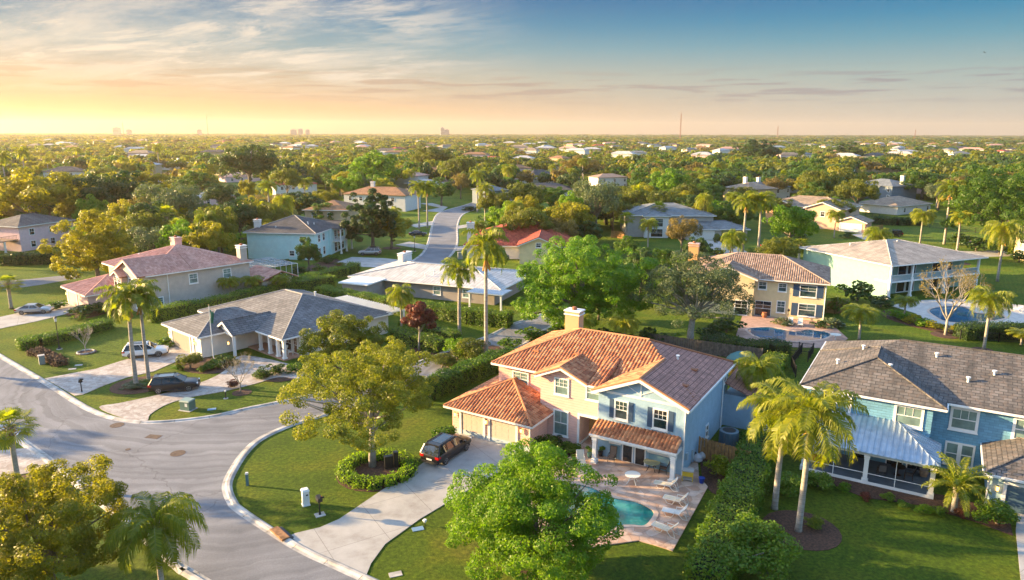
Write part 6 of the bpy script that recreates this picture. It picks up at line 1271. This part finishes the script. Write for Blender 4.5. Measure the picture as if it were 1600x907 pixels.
# ring hedge round the hero tree
c=g(590,738); leaf_ring=[(c.x+2.7*math.cos(t*.4189),c.y+2.5*math.sin(t*.4189)) for t in range(16)]
tag(leafbox('hedge',leaf_ring,.9,.62,L_bright,.15,190,seed=15),'low round ring of clipped hedge circling the large golden tree','hedge')
S_=[(694,688,1.15,1.7,'round clipped bush at the left corner of the double garage',L_green),(849,703,1.3,1.5,'round clipped bush beside the garage side wall',L_green),(893,705,.9,.9,'leafy bush by the entry of the peach house',L_hedge),(868,693,.7,.7,'small dark bush under the peach house window',L_dark),(884,700,.5,.45,'tiny pale shrub in the peach house bed',L_grey),(899,717,.45,.4,'tiny shrub at the patio edge of the peach house bed',L_hedge),(872,712,.6,.5,'low yellow-green shrub in the peach house bed',L_bright),
(1118,743,1.1,1.4,'spiky yellow-green shrub beside the hedge and cooler cart',L_palm),(1135,766,.6,.5,'bright lime mound at the hedge foot by the patio corner',L_bright),(1170,700,1.,1.5,'dark bush beside the cedar fence',L_dark),
(1180,892,2.6,3.2,'large dark leafy bush at the foot of the tall hedge',L_hedge),(1235,770,1.4,1.6,'broad-leaved bush behind the left tall palm',L_hedge),(1278,760,1.2,1.4,'leafy bush at the left end of the screened porch',L_hedge),(1318,766,.55,.5,'bright small shrub under the porch screen',L_bright),(1355,782,.5,.5,'dark red small shrub at the porch middle column',L_red),(1388,782,.5,.6,'leafy small shrub right of the porch middle column',L_hedge),(1412,792,.5,.5,'green small shrub near the porch right column',L_hedge),(1442,800,.6,.5,'low mound shrub at the porch corner',L_bright),(1465,803,.6,.6,'low green shrub left of the low palm',L_hedge),(1503,808,.5,.5,'small shrub with red flowers below the low palm',L_red),(1556,818,1.5,1.7,'round glossy bush beside the pale blue garage',L_hedge),(1268,822,.7,.6,'clump of strappy plants at the foot of the right tall palm',L_palm),
(297,576,1.6,1.7,'feathery rounded shrub left of the flagpole',L_olive),(318,580,.8,.8,'small green mound in front of the feathery shrub',L_hedge),(335,575,1.2,1.1,'rounded green shrub at the foot of the flagpole',L_hedge),(280,578,.6,.6,'small pale shrub at the left of the drive bed',L_bright),(355,570,1.3,1.3,'dark rounded shrub right of the flagpole',L_dark),(257,540,1.5,1.1,'flat round bush before the grey garage door',L_green),
(408,592,1.,1.3,'upright dark shrub left of the porch steps of the cream house',L_dark),(431,585,1.1,1.2,'round dark clipped bush before the porch columns',L_dark),(461,581,1.2,1.2,'round green clipped bush at the corner column',L_green),(362,605,.8,.7,'low purple-brown shrub beside the curved drive',L_red),(210,606,1.3,.5,'low flowering ground plants at the foot of the twin palms',L_grey),(232,600,1.,.5,'low green plants between the twin palm trunks',L_hedge),
(127,495,2.4,1.6,'dark spreading shrub in the beige house front bed',L_dark),(152,490,1.8,1.6,'taller loose shrub in the beige house front bed',L_dark),(93,482,1.5,1.2,'round clipped bush at the beige garage corner',L_green),
(740,565,2.6,3.0,'big loose olive shrub by the driveway hedge under the tall palms',L_olive),(715,562,1.6,2.6,'lime-leaved shrub left of the tall palm trunk',L_bright),(795,545,1.6,1.3,'dark bush at the road edge behind the terracotta roof',L_green),(690,575,2.0,1.6,'low brownish shrub beside the driveway hedge',L_olive),(830,530,1.8,1.5,'bright bush by the road under the huge green tree',L_green),
(512,412,1.5,1.3,'clipped bush by the mint house balcony steps',L_dark),(522,405,1.3,1.,'low bush beside the silver SUV',L_hedge),(498,425,1.6,1.4,'bush in front of the mint house bed',L_hedge),(532,416,1.2,.8,'round brown shrub on the mint house lawn',L_olive),(470,430,2.2,1.6,'dark bush beside the pool screen cage',L_dark),(447,415,1.4,1.4,'loose bush against the mint house wall',L_olive),
(1340,470,2.6,3.2,'big dark glossy shrub by the teal house wall',L_dark),(1375,480,2.,1.8,'dark round bush at the teal house balcony corner',L_dark),(1310,490,1.8,2.6,'loose olive shrub beside the yellow house window',L_olive),(1222,508,1.4,1.,'white-flowering bush at the yellow house wall',L_grey),(1300,512,1.8,1.3,'white-flowering bush at the right of the yellow house pool',L_grey),(1280,512,1.,1.,'small dark bush left of the white-flowering one',L_dark),(1408,492,1.,.0,'',None),
(1395,497,1.2,1.2,'first yellow-leaved shrub from the left beside the teal house lawn',L_bright),(1410,501,1.2,1.1,'second yellow-leaved shrub from the left in the curved bed',L_bright),(1425,505,1.3,1.2,'third yellow-leaved shrub from the left in the curved bed',L_gold),(1442,510,1.3,1.1,'fourth yellow-leaved shrub from the left in the curved bed',L_bright),(1458,514,1.2,1.,'fifth yellow-leaved shrub just left of the bare tree',L_gold),(1495,521,1.4,1.,'golden flowering shrub right of the bare tree trunk',L_gold),
(1122,401,1.6,1.8,'dark clipped bush beside the wide white garage door',L_dark),(1090,392,2.,2.6,'dark square bush left of the wide white garage',L_dark),(1250,372,2.,1.3,'low hedge-like bush before the apricot house',L_dark),(1325,372,1.8,1.4,'bush beside the apricot garage',L_dark),(1592,410,1.8,2.4,'conical dark shrub at the right edge lawn',L_dark),(735,330,3.,1.6,'low dark plant bed at the bend of the far street',L_dark),(1150,585,1.6,1.2,'orange-flowering bush behind the pink-tiled roof',L_rust),(1040,420,3.,2.4,'leafy bush below the rust-leaved tree',L_green),
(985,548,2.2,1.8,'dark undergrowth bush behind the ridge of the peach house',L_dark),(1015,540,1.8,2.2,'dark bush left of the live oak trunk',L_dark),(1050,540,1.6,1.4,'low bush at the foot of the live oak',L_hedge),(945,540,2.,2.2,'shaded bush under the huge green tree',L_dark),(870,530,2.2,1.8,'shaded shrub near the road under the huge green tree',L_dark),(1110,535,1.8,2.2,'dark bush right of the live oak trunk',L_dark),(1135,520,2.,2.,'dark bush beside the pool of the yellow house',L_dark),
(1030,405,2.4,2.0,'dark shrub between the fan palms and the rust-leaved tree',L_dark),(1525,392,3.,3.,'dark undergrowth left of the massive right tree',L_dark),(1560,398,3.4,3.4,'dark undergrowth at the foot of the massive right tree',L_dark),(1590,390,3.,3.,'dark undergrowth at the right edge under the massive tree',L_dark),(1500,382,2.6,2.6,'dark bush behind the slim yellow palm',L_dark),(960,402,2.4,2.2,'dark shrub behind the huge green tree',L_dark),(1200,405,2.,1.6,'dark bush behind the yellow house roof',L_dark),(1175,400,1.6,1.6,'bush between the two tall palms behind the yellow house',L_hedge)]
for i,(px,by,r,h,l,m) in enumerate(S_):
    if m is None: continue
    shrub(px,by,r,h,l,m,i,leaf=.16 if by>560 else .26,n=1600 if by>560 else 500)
MB().tube([(g(134,551).x+.95*math.cos(t*.42),g(134,551).y+.95*math.sin(t*.42),.08) for t in range(16)],.1,6).build('stone_edging',kerbm)
tag(bpy.data.objects['stone_edging'],'pale stone ring edging round the small bare tree','edging')
# ---------------------------------------------------------------- trees filling the suburb beyond the gardens
PROT=[]
for h_ in ALLH:
    q=[]; dd=[]
    for ch in h_.o.children:
        for v in (ch.data.vertices if len(ch.data.vertices)<2000 else []):
            wv=h_.world(v.co.x,v.co.y,v.co.z); q.append(proj(wv)); dd.append(math.hypot(wv.x,wv.y))
    PROT.append((min(a[0] for a in q),min(a[1] for a in q),max(a[0] for a in q),max(a[1] for a in q),sum(dd)/len(dd)))
NOP=[(1345,346,1600,420),(650,312,752,415),(500,385,645,415),(1090,372,1180,400),(0,405,150,470),(1390,420,1600,470),(640,415,800,470),(1165,440,1330,470),(150,430,600,470),(716,325,760,380),(640,330,690,395),(950,365,1000,385),(1180,372,1240,400)]
HB=[(*h_.world(7,7)[:2],12.) for h_,s_ in HOUSES]
rr=random.Random(77); CELL=set(); fills=[]
def blocked(x,y,r,h):
    p=proj((x,y,0)); t=proj((x,y,h)); D_=math.hypot(x,y); rp=r*F/D_
    for x0,y0,x1,y1,d in PROT:
        ye=y0+(y1-y0)*(.72 if d>250 else .85)
        if D_<d+2 and p[0]+rp*.75>x0 and p[0]-rp*.75<x1 and t[1]<ye and p[1]>y0: return True
    for x0,y0,x1,y1 in NOP:
        if x0-rp*.5<p[0]<x1+rp*.5 and y0<p[1]<y1: return True
    for q in HB:
        if (x-q[0])**2+(y-q[1])**2<q[2]**2: return True
    return False
y=96.
while y<520:
    st=7.6+y*.004; x=-y*.80
    while x<y*.80:
        xx=x+rr.uniform(-.42,.42)*st; yy=y+rr.uniform(-.42,.42)*st; x+=st
        p=proj((xx,yy,0))
        if p[1]>455 or p[1]<236: continue
        h=rr.uniform(7.,12.); r=rr.uniform(4.,7.2)
        if blocked(xx,yy,r,h): continue
        if any((xx-q[2])**2+(yy-q[3])**2<(3.2+.40*q[5])**2 for q in INST): continue
        u=rr.random(); left=max(0,min(1,(-p[0]+700)/700.))
        if u<.17: kind=rr.choice(['royal','queen','queen','fan']); h=rr.uniform(8,12.5); r=3.2
        else: kind=rr.choices(['gold','olive','green','dark','bright','rust','grey'],[.20+.5*left,.25,.26,.20,.10,.11,.10])[0]
        fills.append((math.hypot(xx,yy),kind,xx,yy,h,r,p))
    y+=st*.82
fills.sort(key=lambda t:t[0])
ntree=sum(1 for q in INST if q[1] not in PP); npalm=len(INST)-ntree; FAR=[]
for d,kind,xx,yy,h,r,p in fills:
    ip=kind in PP
    if (npalm if ip else ntree)>=292: FAR.append((xx,yy,h,r,kind)); continue
    o=place(kind,(xx,yy),h,r,rr=nr); o['label']=DESC[kind]+' '+rel(p[0],p[1]-10); o['group']='trees filling the suburb behind the houses' if not ip else 'palms among the suburb trees'
    if ip: npalm+=1
    else: ntree+=1
# off to the left of the picture: the neighbouring trees that shade the lawns and street
for i,(x,y_,h,r,k) in enumerate([(-74,50,9,3.2,'olive'),(-80,66,9.5,5,'green'),(-66,34,11,5,'dark'),(-60,18,10,4.5,'olive'),(-50,6,10,4.5,'green'),(-110,70,12,6,'olive'),(-92,44,12,6,'green'),(-46,-12,10,5,'green'),(-84,22,12,6,'dark'),(-56,44,8.5,3.,'gold'),(-70,78,8,3.4,'olive')]):
    place(k,(x,y_),h,r,DESC[k]+' on the lots left of the picture','tree','neighbouring trees beyond the left edge',rr=nr)
# distant houses poking out of the canopy
RM=[(roof_white,.30),(roof_tan,.15),(roof_pink,.12),(roof_charc,.13),(roof_ochre,.12),(roof_red,.08),(roof_slate,.10)]
fh=random.Random(9); FARH=[]
for i in range(210):
    d=330+1300*fh.random()**1.3; a=fh.uniform(-.62,.62); x=math.tan(a)*d; L=fh.uniform(14,25)
    if any((x-q[0])**2+(d-q[1])**2<22**2 for q in FARH) or blocked(x,d,6,8): continue
    m=fh.choices([q[0] for q in RM],[q[1] for q in RM])[0]; nm={'roof_white_tile':'white','roof_tan_shingle':'tan','roof_pink_tile':'pale pink','roof_charcoal':'charcoal','roof_ochre_tile':'orange','roof_red_tile':'red','roof_blue_grey':'blue-grey'}[m.name]
    FARH.append((x,d)); pq=proj((x,d,6)); h=House('house',0,0,fh.uniform(-50,50),'distant %s roof showing above the treetops '%nm+('on the left side' if pq[0]<530 else 'near the centre' if pq[0]<1070 else 'on the right side'),world=(x,d,0),group='distant roofs among the treetops')
    ze=6.6 if d<600 else 8.6; h.wall((-L/2,L/2,-5,5),ze,fh.choice([whiteW,whiteW,pinkw,tanW])); h.hip(-L/2-.6,L/2+.6,-5.6,5.6,ze+.05,fh.uniform(.28,.42),m,None,False,gut=False)
# ---------------------------------------------------------------- far wooded plain
def forest():
    rs=np.random.RandomState(4); Vs=[];Fs=[];Ms=[]; off=0
    base={}
    for v in range(4):
        for lod,(n,lf) in enumerate(((1300,.72),(300,1.4),(110,2.4),(46,4.6))):
            P,Nn,C,CR,r_=crown_arrays(50+v,5,5.6,nc=18,nl=n,leaf=lf,cr=.36,low=-.2,rnd=.35); P[:,2]+=4.6; V,Fq=quads(P,Nn,lf,r_,.75); base[(v,lod)]=V
    T=[]
    for xx,yy,h,r,k in FAR:
        T.append((xx,yy,h if k not in PP else 8.,r,{'gold':0,'olive':1,'green':2,'dark':3,'bright':2,'rust':4,'grey':1}.get(k,0),0 if yy<330 else 1))
    y=470.
    while y<6500:
        st=10.5+ (y-470)*.0115; x=-y*.78
        while x<y*.78:
            xx=x+rs.uniform(-.5,.5)*st; yy=y+rs.uniform(-.5,.5)*st; x+=st
            if any(abs(xx-q[0])<14 and -60<yy-q[1]<7 for q in FARH): continue
            big=rs.choice([.75,1.,1.,1.25,1.7],p=[.2,.3,.25,.17,.08]); r=(4.6+2.2*rs.random())*max(1,st/13.)*big; h=(5.2+3.4*rs.random())*(.8+.3*big)*1.0
            left=max(0,min(1,.5-xx/y)); pat=.5+.5*math.sin(xx*.021+1.7*math.sin(yy*.013))*math.cos(yy*.017+xx*.006); c=rs.choice(5,p=np.array([.12+.4*left,.2+.2*pat,.34-.2*pat-.1*left,.24*(1-pat)+.05,.10+.06*pat])/sum([.12+.4*left,.2+.2*pat,.34-.2*pat-.1*left,.24*(1-pat)+.05,.10+.06*pat]))
            if yy<1300 and rs.random()<.13: T.append((xx,yy,rs.uniform(7.5,11.5),5.,5,9)); continue
            T.append((xx,yy,h,r,c,1 if yy<650 else 2 if yy<1300 else 3))
        y+=st*.8
    q=[]
    for k in range(15):
        a=k*2.4; e=1.1-k*.11; dx,dy=math.cos(a),math.sin(a); p0=np.array([0,0,0.]); sd_=np.array([-dy,dx,0])*.38
        for j in range(3):
            p1=p0+np.array([dx*math.cos(e),dy*math.cos(e),math.sin(e)])*1.15; wj=[.7,1.,.75,.15]; q+=[p0-sd_*wj[j],p0+sd_*wj[j],p1+sd_*wj[j+1],p1-sd_*wj[j+1]]; p0=p1; e-=.55
    palmV=np.array(q); 
    for xx,yy,h,r,c,l in T:
        if l==9:
            W2=palmV*1.05+np.array([xx,yy,h]); tk=np.array([[-.2,0,0],[.2,0,0],[.15,0,h],[-.15,0,h],[0,-.2,0],[0,.2,0],[0,.15,h],[0,-.15,h]])+np.array([xx,yy,0]); Vs.append(np.concatenate([W2,tk])); Ms.append(np.concatenate([np.full(len(W2)//4,5,dtype=np.int32),np.full(2,6,dtype=np.int32)])); continue
        V=base[(rs.randint(4),l)]; a=rs.uniform(0,6.28); ca,sa=math.cos(a),math.sin(a); s=r/5.; W2=np.empty_like(V); W2[:,0]=(V[:,0]*ca-V[:,1]*sa)*s+xx; W2[:,1]=(V[:,0]*sa+V[:,1]*ca)*s+yy; W2[:,2]=V[:,2]*h/7.6
        Vs.append(W2); Ms.append(np.full(len(V)//4,c,dtype=np.int32))
    V=np.concatenate(Vs); n=len(V)//4; me=npmesh('far_trees',V,np.arange(4*n).reshape(n,4),[L_gold,L_olive,L_green,L_dark,L_rust,L_palm,palmbark]); me.polygons.foreach_set('material_index',np.concatenate(Ms))
    print('forest trees',len(T),'faces',n,'indiv',ntree,npalm)
    tag(link('far_trees',me),'wooded suburb fading to the horizon',None,None,'stuff')
forest()
# ---------------------------------------------------------------- labels single out: number look-alikes by place
ORD=['leftmost','second from the left','third from the left','fourth from the left','fifth from the left','sixth from the left','seventh from the left','eighth from the left','ninth from the left','tenth from the left','eleventh from the left','twelfth from the left','thirteenth from the left','fourteenth from the left','fifteenth from the left','sixteenth from the left','seventeenth from the left','eighteenth from the left','nineteenth from the left','twentieth from the left']
bl={}
for o in COL.objects:
    if o.parent is None and o.get('label'): bl.setdefault(o['label'],[]).append(o)
for l,os_ in bl.items():
    if len(os_)>1 and 'left of the picture' not in l:
        os_.sort(key=lambda o:proj(o.location)[0])
        for i,o in enumerate(os_):
            if i<len(ORD): o['label']=(ORD[i]+' '+l) if i else 'leftmost '+l
            o['group']=o.get('group') or l
for o in list(COL.objects):
    for k in ('_R','_H'):
        if k in o: del o[k]
# ---------------------------------------------------------------- air
hz=bpy.data.materials.new('haze'); hz.use_nodes=True; nt=hz.node_tree; nt.nodes.remove(nt.nodes['Principled BSDF'])
pv=N(nt,'ShaderNodeVolumePrincipled'); pv.inputs['Color'].default_value=(.95,.81,.62,1); pv.inputs['Density'].default_value=HAZE; pv.inputs['Anisotropy'].default_value=.4; nt.links.new(pv.outputs[0],nt.nodes['Material Output'].inputs['Volume'])
if HAZE>0: tag(MB().box(-8990,8990,-290,8990,-1,150).build('haze',hz),None,None,None,'stuff')
